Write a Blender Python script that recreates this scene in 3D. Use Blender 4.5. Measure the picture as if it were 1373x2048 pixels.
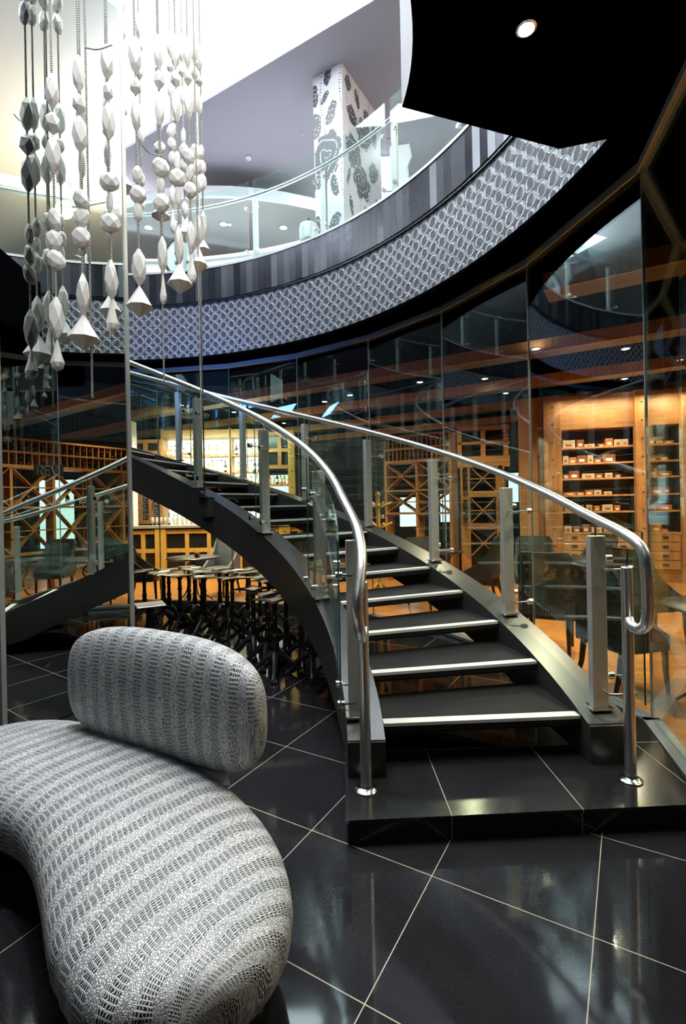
import bpy, math, random
from mathutils import Vector, Matrix
random.seed(7)
PI = math.pi
sin, cos, R = math.sin, math.cos, math.radians
D = bpy.data
for o in list(D.objects):
    D.objects.remove(o)
SC = bpy.context.scene
COL = SC.collection

# ------------------------------------------------------------------ camera
CAMH, FPX, ROLL = 1.548, 984.0, 0.020
cam = D.cameras.new('camera')
cam.sensor_fit = 'VERTICAL'
cam.sensor_height = 36.0
cam.lens = 36.0 * FPX / 2048.0
cam.shift_y = -14.7 / 2048.0
cam.clip_start = 0.05
cam_o = D.objects.new('camera', cam)
COL.objects.link(cam_o)
cam_o.matrix_world = (Matrix.Translation((0, 0, CAMH)) @ Matrix.Rotation(PI / 2, 4, 'X')
                      @ Matrix.Rotation(-ROLL, 4, 'Z'))
SC.camera = cam_o

# ------------------------------------------------------------------ world, exposure
w = D.worlds.new('world')
SC.world = w
w.use_nodes = True
w.node_tree.nodes['Background'].inputs[0].default_value = (0.75, 0.85, 1, 1)
w.node_tree.nodes['Background'].inputs[1].default_value = 0.15
vs = SC.view_settings
vs.view_transform = 'Standard'
vs.look = 'None'
vs.exposure = 0.45
vs.gamma = 1.0
vs.use_curve_mapping = False
try:
    cy = SC.cycles
    cy.max_bounces = 14
    cy.transparent_max_bounces = 28
    cy.glossy_bounces = 6
    cy.diffuse_bounces = 4
    cy.caustics_reflective = False
    cy.caustics_refractive = False
    cy.sample_clamp_indirect = 6.0
    cy.use_denoising = True
except Exception:
    pass


def lamp(kind, loc, energy, color=(1, 1, 1), size=0.2, size_y=None, rot=None, spot=None, aim=None, blend=0.5, name='lamp'):
    l = D.lights.new(name, kind)
    l.energy = energy
    l.color = color
    if kind == 'AREA':
        l.size = size
        if size_y:
            l.shape = 'RECTANGLE'
            l.size_y = size_y
        else:
            l.shape = 'DISK'
    else:
        l.shadow_soft_size = size
    if spot:
        l.spot_size = R(spot)
        l.spot_blend = blend
    o = D.objects.new(name, l)
    COL.objects.link(o)
    o.location = loc
    if aim is not None:
        o.rotation_euler = (Vector(aim) - Vector(loc)).to_track_quat('-Z', 'Y').to_euler()
    elif rot:
        o.rotation_euler = rot
    return o


K = 1.045
def YH(z): return CAMH + (z - CAMH) * K
CX, CY = -3.03 * K, 2.43 * K           # centre of the atrium and of the stair
WARM, COOL, NEUT = (1, 0.78, 0.52), (0.86, 0.94, 1), (1, 0.96, 0.9)

def ring(r, deg, z=0.0):
    return Vector((CX + r * cos(R(deg)), CY + r * sin(R(deg)), z))

# cove lights in the recess of the upper ceiling (they shine up and out of the slot)
L1A, L1D, L1N = Vector((0.496 * K, 5.81 * K, 0)), Vector((-0.863, 0.505, 0)), Vector((-0.505, -0.863, 0))
TRAYW = 4.6
CEIL, TRAY = YH(7.5), YH(7.95)
SOF, FL2 = YH(3.68), YH(4.93)
ang1 = math.atan2(L1D.y, L1D.x)
for s, e in ((0.28, 190), (TRAYW - 0.28, 120)):
    for t in (-2.6, 1.6, 5.8):
        p = L1A + L1D * t + L1N * s
        lamp('AREA', (p.x, p.y, CEIL + 0.06), e, COOL, 4.1, 0.12, rot=(PI, 0, ang1), name='cove_lamp')
# unseen area lamps added to light the atrium from above and from behind
lamp('AREA', (-1.6, 3.6, TRAY - .05), 300, COOL, 3.6, 3.6, rot=(0, 0, ang1), name='atrium_fill')
lamp('AREA', (-2.0, -4.2, 6.6), 90, COOL, 3.0, 1.6, aim=(-1.4, 3.0, 2.0), name='gallery_back_fill')

# spots added to brighten sofa, chandelier, stair; blue lamp added to tint rings
for p_, q_, e_, c_, a_ in (((-1.3, 2.9, 7.6), (-.9, 1.9, .4), 560, NEUT, 34), ((-.2, 3.4, 7.6), (.7, 3.4, .3), 300, NEUT, 46), ((-.4, 1.0, 7.6), (-1.5, 3.6, 4.0), 260, NEUT, 50), ((-1.6, 4.2, 7.6), (-.9, 5.0, 1.2), 160, COOL, 60)):
    lamp('SPOT', p_, e_, c_, .18, spot=a_, blend=.9, aim=q_, name='fill_spot')
lamp('AREA', tuple(ring(3.6 * K, 75, YH(3.2))), 13, (.12, .3, 1), .5, .3, aim=tuple(ring(4.7 * K, 78, YH(4.1))), name='blue_fill')
for a_, e_ in ((20, 15), (60, 60), (100, 70)):
    lamp('AREA', tuple(ring(7.6, a_, CEIL - .03)), e_, COOL, 2.0, 2.0, rot=(0, 0, 0), name='gallery_fill')  # added area lamps without fixtures, lifting the gallery behind the railing

# ------------------------------------------------------------------ materials
def mat(name, col=(0.8, 0.8, 0.8), rough=0.5, metal=0.0, spec=0.5, emit=None, estr=1.0, coat=0.0):
    m = D.materials.new(name)
    m.use_nodes = True
    b = m.node_tree.nodes['Principled BSDF']
    b.inputs['Base Color'].default_value = (*col, 1)
    b.inputs['Roughness'].default_value = rough
    b.inputs['Metallic'].default_value = metal
    b.inputs['Specular IOR Level'].default_value = spec
    b.inputs['Coat Weight'].default_value = coat
    if emit:
        b.inputs['Emission Color'].default_value = (*emit, 1)
        b.inputs['Emission Strength'].default_value = estr
    return m

class G:
    """small helper to write node graphs"""
    def __init__(s, m):
        s.t = m.node_tree
        s.b = s.t.nodes.get('Principled BSDF')
    def n(s, ty, **kw):
        x = s.t.nodes.new(ty)
        for k, v in kw.items():
            setattr(x, k, v)
        return x
    def put(s, sock, v):
        if isinstance(v, bpy.types.NodeSocket):
            s.t.links.new(v, sock)
        else:
            sock.default_value = v
    def m(s, op, a, b=0.0, c=0.0, clamp=False):
        x = s.n('ShaderNodeMath', operation=op, use_clamp=clamp)
        s.put(x.inputs[0], a); s.put(x.inputs[1], b); s.put(x.inputs[2], c)
        return x.outputs[0]
    def step(s, v, a, b):
        x = s.n('ShaderNodeMapRange', interpolation_type='SMOOTHSTEP')
        s.put(x.inputs[0], v); x.inputs[1].default_value = a; x.inputs[2].default_value = b
        return x.outputs[0]
    def mix(s, f, a, b):
        x = s.n('ShaderNodeMix', data_type='RGBA')
        s.put(x.inputs[0], f); s.put(x.inputs[6], a); s.put(x.inputs[7], b)
        return x.outputs[2]
    def comb(s, x, y, z=0.0):
        c = s.n('ShaderNodeCombineXYZ')
        s.put(c.inputs[0], x); s.put(c.inputs[1], y); s.put(c.inputs[2], z)
        return c.outputs[0]
    def coords(s, which='Object'):
        tc = s.n('ShaderNodeTexCoord')
        sp = s.n('ShaderNodeSeparateXYZ')
        s.t.links.new(tc.outputs[which], sp.inputs[0])
        return tc.outputs[which], sp.outputs[0], sp.outputs[1], sp.outputs[2]
    def noise(s, vec, scale, detail=2.0, rough=0.5):
        x = s.n('ShaderNodeTexNoise')
        s.t.links.new(vec, x.inputs['Vector'])
        x.inputs['Scale'].default_value = scale
        x.inputs['Detail'].default_value = detail
        x.inputs['Roughness'].default_value = rough
        return x.outputs['Fac']
    def mapping(s, vec, loc=(0, 0, 0), rot=(0, 0, 0), sc=(1, 1, 1)):
        x = s.n('ShaderNodeMapping')
        s.t.links.new(vec, x.inputs['Vector'])
        x.inputs['Location'].default_value = loc
        x.inputs['Rotation'].default_value = rot
        x.inputs['Scale'].default_value = sc
        return x.outputs[0]
    def bump(s, h, strength=0.3, dist=0.01):
        x = s.n('ShaderNodeBump')
        x.inputs['Strength'].default_value = strength
        x.inputs['Distance'].default_value = dist
        s.put(x.inputs['Height'], h)
        s.t.links.new(x.outputs[0], s.b.inputs['Normal'])

def steel(name, col=(0.63, 0.64, 0.62), rough=0.28, streak=True, metal=1.0):
    m = mat(name, col, rough, metal)
    if streak:
        g = G(m)
        v, x, y, z = g.coords()
        n = g.noise(g.mapping(v, sc=(1, 1, 0.06)), 90, 3)
        g.put(g.b.inputs['Roughness'], g.m('MULTIPLY_ADD', n, 0.25, rough - 0.1))
    return m

def wood(name, a, b, scale=1.0, axis=2, rough=0.42, planks=None):
    m = mat(name, a, rough)
    g = G(m)
    v, x, y, z = g.coords()
    sc = [14 * scale] * 3
    sc[axis] = 1.1 * scale
    n = g.noise(g.mapping(v, sc=tuple(sc)), 1.6, 5, 0.62)
    f = g.step(n, 0.35, 0.68)
    col = g.mix(f, (*a, 1), (*b, 1))
    if planks:
        wd, ln, rot = planks
        mv = g.mapping(v, rot=(0, 0, rot))
        br = g.n('ShaderNodeTexBrick')
        br.offset = 0.37
        g.t.links.new(mv, br.inputs['Vector'])
        br.inputs['Color1'].default_value = (0.86, 0.86, 0.86, 1)
        br.inputs['Color2'].default_value = (1.12, 1.08, 1.05, 1)
        br.inputs['Mortar'].default_value = (0.45, 0.42, 0.4, 1)
        br.inputs['Scale'].default_value = 1.0
        br.inputs['Brick Width'].default_value = ln
        br.inputs['Row Height'].default_value = wd
        br.inputs['Mortar Size'].default_value = 0.0015
        mm = g.n('ShaderNodeMix', data_type='RGBA', blend_type='MULTIPLY')
        mm.inputs[0].default_value = 1.0
        g.put(mm.inputs[6], col); g.put(mm.inputs[7], br.outputs[0])
        col = mm.outputs[2]
    g.put(g.b.inputs['Base Color'], col)
    g.bump(n, 0.12, 0.004)
    return m

def glass(name, tint=(0.86, 0.93, 0.91), refl=1.0, rcol=(0.9, 1, 1)):
    """clear architectural sheet: see-through with a fresnel reflection"""
    m = D.materials.new(name)
    m.use_nodes = True
    t = m.node_tree
    for n in list(t.nodes):
        t.nodes.remove(n)
    out = t.nodes.new('ShaderNodeOutputMaterial')
    mx = t.nodes.new('ShaderNodeMixShader')
    tr = t.nodes.new('ShaderNodeBsdfTransparent')
    gl = t.nodes.new('ShaderNodeBsdfGlossy')
    fr = t.nodes.new('ShaderNodeFresnel')
    mu = t.nodes.new('ShaderNodeMath')
    mu.operation = 'MULTIPLY'
    mu.use_clamp = True
    tr.inputs[0].default_value = (*tint, 1)
    gl.inputs[0].default_value = (*rcol, 1)
    gl.inputs['Roughness'].default_value = 0.0
    geo = t.nodes.new('ShaderNodeNewGeometry')
    ior = t.nodes.new('ShaderNodeMapRange')
    ior.inputs[3].default_value = 1.5
    ior.inputs[4].default_value = 1 / 1.5
    t.links.new(geo.outputs['Backfacing'], ior.inputs[0])
    t.links.new(ior.outputs[0], fr.inputs[0])
    mu.inputs[1].default_value = refl
    t.links.new(fr.outputs[0], mu.inputs[0])
    t.links.new(mu.outputs[0], mx.inputs[0])
    t.links.new(tr.outputs[0], mx.inputs[1])
    t.links.new(gl.outputs[0], mx.inputs[2])
    t.links.new(mx.outputs[0], out.inputs[0])
    return m

def tiles(name, org, ang, size, base, grout, rough, gw=0.0018, spec=0.5):
    m = mat(name, base, rough, spec=spec)
    g = G(m)
    v, x, y, z = g.coords()
    dx, dy = g.m('SUBTRACT', x, org[0]), g.m('SUBTRACT', y, org[1])
    ca, sa = cos(ang), sin(ang)
    lines = None
    for (p, q) in ((ca, sa), (-sa, ca)):
        u = g.m('DIVIDE', g.m('ADD', g.m('MULTIPLY', dx, p), g.m('MULTIPLY', dy, q)), size)
        fr = g.m('SUBTRACT', g.m('FRACT', g.m('ADD', u, 0.5)), 0.5)
        l = g.m('LESS_THAN', g.m('ABSOLUTE', fr), gw / size)
        lines = l if lines is None else g.m('MAXIMUM', lines, l)
    sp = g.noise(v, 260, 2)
    cl = g.noise(v, 2.2, 4)
    f = g.m('MULTIPLY_ADD', g.step(sp, 0.45, 0.75), 0.55, g.m('MULTIPLY', cl, 0.5))
    dark = tuple(c * 0.55 for c in base)
    light = tuple(c * 1.9 for c in base)
    c1 = g.mix(f, (*dark, 1), (*light, 1))
    g.put(g.b.inputs['Base Color'], g.mix(lines, c1, (*grout, 1)))
    g.put(g.b.inputs['Roughness'], g.m('ADD', g.m('MULTIPLY', lines, 0.5), g.m('MULTIPLY_ADD', cl, 0.08, rough - 0.03)))
    return m

def croc(name):
    m = mat(name, (0.5, 0.5, 0.5), 0.36, metal=0.15, spec=0.6)
    g = G(m)
    uv, u, v, _ = g.coords('UV')
    wob = g.noise(uv, 9, 2)
    u2 = g.m('ADD', u, g.m('MULTIPLY', g.m('SUBTRACT', wob, 0.5), 0.035))
    fr = g.m('FRACT', g.m('DIVIDE', u2, 0.098))
    tri = g.m('ABSOLUTE', g.m('SUBTRACT', fr, 0.5))
    edge = g.noise(g.mapping(uv, sc=(1, 1, 1)), 28, 2)
    band = g.step(g.m('ADD', tri, g.m('MULTIPLY', g.m('SUBTRACT', edge, 0.5), 0.16)), 0.27, 0.22)
    # ladder-like scales of the bands
    def vor(su, sv, rnd):
        x = g.n('ShaderNodeTexVoronoi', feature='DISTANCE_TO_EDGE')
        g.t.links.new(g.comb(g.m('MULTIPLY', u2, su), g.m('MULTIPLY', v, sv)), x.inputs['Vector'])
        x.inputs['Scale'].default_value = 1.0
        x.inputs['Randomness'].default_value = rnd
        return x.outputs[0]
    vv = g.m('ADD', v, g.m('MULTIPLY', g.m('SUBTRACT', wob, 0.5), 0.02))
    row = g.m('FRACT', g.m('DIVIDE', vv, 0.0185))
    ridge = g.step(g.m('ABSOLUTE', g.m('SUBTRACT', row, 0.5)), 0.30, 0.44)
    slit = g.m('ABSOLUTE', g.m('SUBTRACT', g.m('FRACT', g.m('DIVIDE', g.m('ADD', u2, g.m('MULTIPLY', g.noise(uv, 60, 1), 0.012)), 0.0088)), 0.5))
    hole = g.step(slit, 0.29, 0.40)
    lad = g.m('MAXIMUM', ridge, hole)
    lad = g.m('MULTIPLY', lad, g.step(g.m('ABSOLUTE', g.m('SUBTRACT', row, 0.97)), 0.02, 0.09))
    sc_ = g.step(vor(125, 125, 0.9), 0.02, 0.22)
    h = g.m('ADD', g.m('MULTIPLY', lad, band), g.m('MULTIPLY', sc_, g.m('SUBTRACT', 1.0, band)))
    dk = g.mix(band, (0.20, 0.205, 0.205, 1), (0.022, 0.024, 0.026, 1))
    tone = g.noise(uv, 5, 3)
    hi = g.mix(g.step(tone, 0.35, 0.65), (0.74, 0.77, 0.78, 1), (0.90, 0.91, 0.90, 1))
    g.put(g.b.inputs['Base Color'], g.mix(h, dk, hi))
    g.put(g.b.inputs['Roughness'], g.m('MULTIPLY_ADD', h, -0.18, 0.55))
    g.bump(g.m('MULTIPLY', h, g.m('MULTIPLY_ADD', band, .6, .4)), 0.6, 0.004)
    return m

def ring_panel(name):
    m = mat(name, (0.1, 0.09, 0.1), 0.5)
    g = G(m)
    uv, u, v, _ = g.coords('UV')
    p = 0.134
    U, V = g.m('DIVIDE', u, p), g.m('DIVIDE', v, p)
    iu, iv = g.m('FLOOR', U), g.m('FLOOR', V)
    par = g.m('MODULO', g.m('ABSOLUTE', g.m('ADD', iu, iv)), 2.0)
    fu = g.m('SUBTRACT', g.m('FRACT', U), 0.5)
    fv = g.m('SUBTRACT', g.m('FRACT', V), 0.5)
    d = g.m('SQRT', g.m('ADD', g.m('MULTIPLY', fu, fu), g.m('MULTIPLY', fv, fv)))
    # hole is an offset ellipse, turned one way or the other on alternate rings
    sgn = g.m('MULTIPLY_ADD', par, 2.0, -1.0)
    hu = g.m('ADD', fu, g.m('MULTIPLY', sgn, g.m('MULTIPLY', fv, 0.22)))
    hd = g.m('SQRT', g.m('ADD', g.m('MULTIPLY', g.m('MULTIPLY', hu, hu), 1.55), g.m('MULTIPLY', fv, fv)))
    outer = g.step(d, 0.525, 0.505)
    inner = g.step(hd, 0.325, 0.345)
    mask = g.m('MULTIPLY', outer, inner)
    mid = g.m('DIVIDE', g.m('SUBTRACT', d, 0.425), 0.11)
    dome = g.m('SUBTRACT', 1.0, g.m('MULTIPLY', mid, mid), clamp=True)
    groove = g.step(g.m('ABSOLUTE', mid), 0.05, 0.22)
    h = g.m('MULTIPLY', mask, g.m('MULTIPLY', dome, groove))
    bru = g.noise(g.mapping(uv, sc=(1, 1, 1)), 50, 3)
    rc = g.mix(g.m('MULTIPLY', g.step(bru, .3, .7), groove), (0.10, 0.11, 0.125, 1), (0.42, 0.45, 0.49, 1))
    base = g.mix(g.noise(uv, 300, 1), (0.022, 0.019, 0.023, 1), (0.05, 0.045, 0.052, 1))
    g.put(g.b.inputs['Base Color'], g.mix(mask, base, rc))
    g.put(g.b.inputs['Metallic'], g.m('MULTIPLY', mask, 0.25))
    g.put(g.b.inputs['Roughness'], g.m('MULTIPLY_ADD', mask, -0.28, 0.6))
    g.bump(h, 0.5, 0.008)
    return m

def band_tiles(name):
    """dark metallic upright tiles, each with its own tone and sheen"""
    m = mat(name, (0.1, 0.1, 0.12), 0.25, metal=0.6)
    g = G(m)
    uv, u, v, _ = g.coords('UV')
    U = g.m('DIVIDE', u, 0.105)
    wn = g.n('ShaderNodeTexWhiteNoise', noise_dimensions='1D')
    g.put(wn.inputs['W'], g.m('FLOOR', U))
    fr = g.m('ABSOLUTE', g.m('SUBTRACT', g.m('FRACT', U), 0.5))
    line = g.m('GREATER_THAN', fr, 0.485)
    cl = g.noise(uv, 7, 5, 0.7)
    c = g.mix(wn.outputs[0], (0.010, 0.011, 0.014, 1), (0.085, 0.09, 0.10, 1))
    c = g.mix(g.m('MULTIPLY', cl, 0.6), c, (0.09, 0.095, 0.11, 1))
    g.put(g.b.inputs['Base Color'], g.mix(line, c, (0.01, 0.01, 0.012, 1)))
    g.put(g.b.inputs['Roughness'], g.m('MULTIPLY_ADD', wn.outputs[0], 0.2, 0.16))
    tilt = g.m('MULTIPLY', g.m('SUBTRACT', g.m('FRACT', U), 0.5), g.m('SUBTRACT', wn.outputs[0], 0.5))
    g.bump(tilt, 0.6, 0.03)
    return m

def mosaic(name, seed):
    """white glass mosaic with roses of dark tesserae"""
    m = mat(name, (0.85, 0.85, 0.86), 0.3)
    g = G(m)
    uv, u, v, _ = g.coords('UV')
    q = 0.014
    uq = g.m('MULTIPLY', g.m('ADD', g.m('FLOOR', g.m('DIVIDE', u, q)), 0.5), q)
    vq = g.m('MULTIPLY', g.m('ADD', g.m('FLOOR', g.m('DIVIDE', v, q)), 0.5), q)
    rnd = random.Random(seed)
    wob = g.noise(g.comb(uq, vq, seed * 3.1), 13, 2)
    tot = None
    veins = None
    def blob(cu, cv, ru, rv, rot, lobes, amp):
        nonlocal tot, veins
        du, dv = g.m('SUBTRACT', uq, cu), g.m('SUBTRACT', vq, cv)
        a = g.m('DIVIDE', g.m('ADD', g.m('MULTIPLY', du, cos(rot)), g.m('MULTIPLY', dv, sin(rot))), ru)
        b = g.m('DIVIDE', g.m('SUBTRACT', g.m('MULTIPLY', dv, cos(rot)), g.m('MULTIPLY', du, sin(rot))), rv)
        d = g.m('SQRT', g.m('ADD', g.m('MULTIPLY', a, a), g.m('MULTIPLY', b, b)))
        th = g.m('ARCTAN2', b, a)
        wav = g.m('MULTIPLY', g.m('ABSOLUTE', g.m('SINE', g.m('MULTIPLY', th, lobes / 2))), amp)
        dd = g.m('SUBTRACT', g.m('ADD', d, g.m('MULTIPLY', g.m('SUBTRACT', wob, 0.5), 0.5)), wav)
        k = g.m('LESS_THAN', dd, 0.86)
        # pale petal lines: curling arcs inside the flower
        sp = g.m('FRACT', g.m('ADD', g.m('MULTIPLY', g.m('ADD', d, g.m('MULTIPLY', g.m('SINE', g.m('MULTIPLY', th, 3.0)), 0.10)), 2.4), g.m('MULTIPLY', th, 0.159)))
        vn = g.m('MULTIPLY', g.m('LESS_THAN', g.m('ABSOLUTE', g.m('SUBTRACT', sp, 0.5)), 0.055), k)
        tot = k if tot is None else g.m('MAXIMUM', tot, k)
        veins = vn if veins is None else g.m('MAXIMUM', veins, vn)
    if seed == 1:   # narrow left face (u 0..0.46, v 0..2.5 from the top down)
        L = [(0.03, .28, .07, .16, 0, 2, .1), (.25, .07, .07, .14, .2, 2, .1), (.2, .36, .05, .1, .6, 2, .1), (.3, .62, .085, .19, .35, 4, .1),
             (.04, .72, .1, .2, 0, 5, .1), (.2, 1.22, .24, .37, .2, 7, .2), (.33, 1.66, .07, .17, -.2, 3, .1), (.06, 1.52, .09, .14, .3, 4, .1), (.32, 2.2, .09, .17, .4, 4, .1), (.03, 2.2, .06, .2, 0, 3, .1)]
    else:           # wide right face
        L = [(.16, .16, .09, .12, .3, 3, .1), (.42, .22, .07, .14, -.3, 3, .1), (.7, .3, .09, .12, .2, 3, .1), (.27, .56, .15, .14, .2, 5, .15), (.62, .62, .2, .26, .5, 6, .18), (.95, .45, .1, .2, 0, 4, .1),
             (.3, 1.1, .22, .26, -.3, 6, .18), (.52, 1.4, .25, .25, .3, 6, .2), (.9, 1.05, .14, .2, .6, 4, .1), (.14, 1.5, .04, .17, .35, 2, .1), (.2, 1.9, .06, .14, -.2, 3, .1),
             (.42, 2.1, .08, .2, .3, 3, .1), (.62, 1.85, .07, .15, -.1, 3, .1), (.8, 2.1, .09, .2, .2, 3, .1), (.15, 2.35, .12, .15, .2, 4, .1), (1.0, 1.6, .12, .2, .2, 4, .1)]
    for b in L:
        blob(*b)
    # dotted stems
    dots = g.m('MULTIPLY', g.m('LESS_THAN', g.m('ABSOLUTE', g.m('SUBTRACT', g.m('FRACT', g.m('ADD', g.m('MULTIPLY', uq, 3.1), g.m('MULTIPLY', g.m('SINE', g.m('MULTIPLY', vq, 5.0)), 0.12))), 0.5)), 0.03),
               g.m('LESS_THAN', g.m('FRACT', g.m('DIVIDE', vq, q * 3)), 0.34))
    k = g.m('MULTIPLY', tot, g.m('SUBTRACT', 1.0, veins))
    k = g.m('MAXIMUM', k, dots)
    # joints between tesserae
    ju = g.m('GREATER_THAN', g.m('ABSOLUTE', g.m('SUBTRACT', g.m('FRACT', g.m('DIVIDE', u, q)), 0.5)), 0.42)
    jv = g.m('GREATER_THAN', g.m('ABSOLUTE', g.m('SUBTRACT', g.m('FRACT', g.m('DIVIDE', v, q)), 0.5)), 0.42)
    j = g.m('MAXIMUM', ju, jv)
    c = g.mix(k, (0.84, 0.83, 0.85, 1), (0.02, 0.023, 0.028, 1))
    g.put(g.b.inputs['Base Color'], g.mix(g.m('MULTIPLY', j, 0.35), c, (0.6, 0.6, 0.62, 1)))
    return m

def cord_mat(name, a, b, pitch):
    m = mat(name, a, 0.6)
    g = G(m)
    uv, u, v, _ = g.coords('UV')
    s = g.m('SINE', g.m('MULTIPLY', g.m('ADD', g.m('DIVIDE', v, pitch), u), 2 * PI))
    f = g.step(s, -0.4, 0.5)
    g.put(g.b.inputs['Base Color'], g.mix(f, (*b, 1), (*a, 1)))
    g.bump(f, 0.6, 0.003)
    return m

def weave(name, a, b, sc=70, rough=0.6):
    m = mat(name, a, rough)
    g = G(m)
    v, x, y, z = g.coords()
    h = g.m('MULTIPLY', g.m('ABSOLUTE', g.m('SINE', g.m('MULTIPLY', g.m('ADD', x, y), sc))), g.m('ABSOLUTE', g.m('SINE', g.m('MULTIPLY', z, sc * 1.3))))
    g.put(g.b.inputs['Base Color'], g.mix(h, (*b, 1), (*a, 1)))
    g.bump(h, 0.5, 0.004)
    return m

M = {}
M['steel'] = steel('brushed_steel', (0.66, 0.68, 0.64), 0.36, metal=.72)
M['polish'] = steel('polished_steel', (0.72, 0.73, 0.71), 0.14)
M['rail'] = steel('handrail_steel', (0.72, 0.72, 0.70), 0.30)
M['darksteel'] = mat('dark_steel', (0.02, 0.02, 0.022), 0.36, 0.0, 0.5)
M['stringer'] = mat('painted_stringer_steel', (0.045, 0.045, 0.042), 0.30, 0.35, 0.6)
M['tread'] = tiles('black_granite_tread', (0, 0), 0.0, 50.0, (0.012, 0.0118, 0.0115), (0.03, 0.03, 0.03), 0.55, spec=0.15)
M['nosing'] = steel('nosing_strip', (0.82, 0.80, 0.76), 0.42, metal=.3)
M['floor'] = tiles('polished_black_floor', (0.338, 2.042), -0.527, 0.6, (0.0135, 0.0135, 0.0155), (0.42, 0.36, 0.27), 0.055, spec=0.32)
M['plinth'] = tiles('polished_black_plinth', (0.47, 2.235), 0.03, 0.612, (0.013, 0.013, 0.014), (0.42, 0.38, 0.30), 0.16)
M['croc'] = croc('embossed_silver_leather')
M['ringp'] = ring_panel('ring_wallcovering')
M['band'] = band_tiles('dark_metal_tiles')
M['black'] = mat('matt_black', (0.0016, 0.0016, 0.002), 0.9, spec=0.0)
M['satin'] = mat('satin_black', (0.012, 0.012, 0.013), 0.3)
M['white'] = mat('white_plaster', (0.80, 0.80, 0.82), 0.7)
M['ceil'] = mat('grey_ceiling_paint', (0.40, 0.39, 0.44), 0.8)
M['ceilw'] = mat('white_ceiling_paint', (0.86, 0.87, 0.9), 0.8)
M['beige'] = mat('beige_ceiling_paint', (0.50, 0.46, 0.44), 0.8)
M['bead'] = mat('white_plaster_bead', (0.90, 0.885, 0.83), 0.45)
M['cord'] = cord_mat('twisted_cord', (0.75, 0.70, 0.58), (0.06, 0.055, 0.045), 0.016)
M['iron'] = mat('black_cast_iron', (0.014, 0.014, 0.015), 0.34, 0.3, 0.6)
M['plate'] = mat('table_base_plate', (0.035, 0.033, 0.032), 0.26, 0.5, 0.6)
M['platew'] = mat('pale_steel_plate', (0.7, 0.69, 0.68), 0.3, 0.6)
M['curb'] = mat('grey_curb_metal', (0.30, 0.33, 0.34), 0.35, 0.5)
M['trackm'] = mat('grey_track_metal', (0.34, 0.37, 0.36), 0.45, 0.3)
M['gl_wall'] = glass('tinted_wall_glass', (0.80, 0.86, 0.84), 1.7, (0.85, 0.98, 1))
M['gl'] = glass('clear_balustrade_glass', (0.90, 0.965, 0.945), 1.0)
M['gl_edge'] = mat('green_glass_edge', (0.02, 0.09, 0.08), 0.1, spec=0.8)
M['tint'] = mat('yellow_tape', (0.75, 0.62, 0.02), 0.5)
M['oak'] = wood('oak_panel', (0.46, 0.22, 0.075), (0.30, 0.125, 0.035))
M['oakh'] = wood('oak_rail_horizontal', (0.46, 0.22, 0.075), (0.30, 0.125, 0.035), axis=0)
M['oakl'] = wood('pale_oak_panel', (0.56, 0.30, 0.12), (0.42, 0.20, 0.07))
M['olive'] = wood('olive_brown_beam', (0.10, 0.095, 0.05), (0.06, 0.058, 0.03), axis=0)
M['oaky'] = wood('yellow_oak_panel', (0.62, 0.40, 0.09), (0.50, 0.28, 0.05))
M['wfloor'] = wood('oak_floor', (0.62, 0.27, 0.075), (0.46, 0.18, 0.04), 0.7, 0, 0.3, planks=(0.09, 1.1, 0.45))
M['chair'] = weave('dark_woven_upholstery', (0.028, 0.026, 0.025), (0.006, 0.006, 0.006), 130)
M['chairg'] = weave('grey_woven_upholstery', (0.36, 0.39, 0.41), (0.12, 0.13, 0.14), 160)
M['chairb'] = weave('brown_wicker', (0.13, 0.10, 0.08), (0.02, 0.015, 0.012), 110)
M['tan'] = mat('tan_leather', (0.36, 0.20, 0.08), 0.4)
M['legw'] = mat('black_stained_wood', (0.012, 0.01, 0.009), 0.35)
M['bottle'] = mat('dark_bottle_glass', (0.012, 0.016, 0.012), 0.12, spec=0.8)
M['bottler'] = mat('red_capped_bottle_glass', (0.22, 0.015, 0.02), 0.2, spec=0.8)
M['spirit'] = mat('amber_spirit_bottle', (0.75, 0.36, 0.08), 0.15, spec=0.7)
M['clear'] = mat('clear_spirit_bottle', (0.75, 0.78, 0.76), 0.1, spec=0.8)
M['label'] = mat('paper_label', (0.8, 0.77, 0.68), 0.6)
M['cap'] = mat('bottle_cap', (0.05, 0.04, 0.04), 0.3)
M['box1'] = mat('cigar_box_red_brown', (0.30, 0.09, 0.03), 0.45)
M['box2'] = mat('cigar_box_cream', (0.66, 0.52, 0.34), 0.5)
M['box3'] = mat('cigar_box_orange', (0.55, 0.20, 0.05), 0.45)
M['chalk'] = mat('chalk', (0.8, 0.8, 0.8), 0.9)
M['board'] = mat('blackboard', (0.02, 0.02, 0.022), 0.7)
M['bar_glow'] = mat('backlit_bar_panel', (0.9, 0.88, 0.8), 0.5, emit=(1, 0.93, 0.80), estr=2.2)
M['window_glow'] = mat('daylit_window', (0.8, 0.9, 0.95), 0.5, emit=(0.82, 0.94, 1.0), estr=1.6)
M['screen'] = mat('blue_screen', (0.05, 0.1, 0.2), 0.3, emit=(0.12, 0.42, 1.0), estr=1.0)
M['lens'] = mat('lit_lamp_lens', (1, 1, 1), 0.5, emit=(1, 0.86, 0.66), estr=30)
M['lensw'] = mat('lit_lamp_lens_white', (1, 1, 1), 0.5, emit=(1, 0.97, 0.92), estr=25)
M['cove'] = mat('cove_strip', (1, 1, 1), 0.5, emit=(0.88, 0.95, 1.0), estr=9)
M['mos1'] = mosaic('rose_mosaic_narrow', 1)
M['mos2'] = mosaic('rose_mosaic_wide', 2)
mm_ = D.materials.new('silvered_mirror')
mm_.use_nodes = True
bb = mm_.node_tree.nodes['Principled BSDF']
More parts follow.
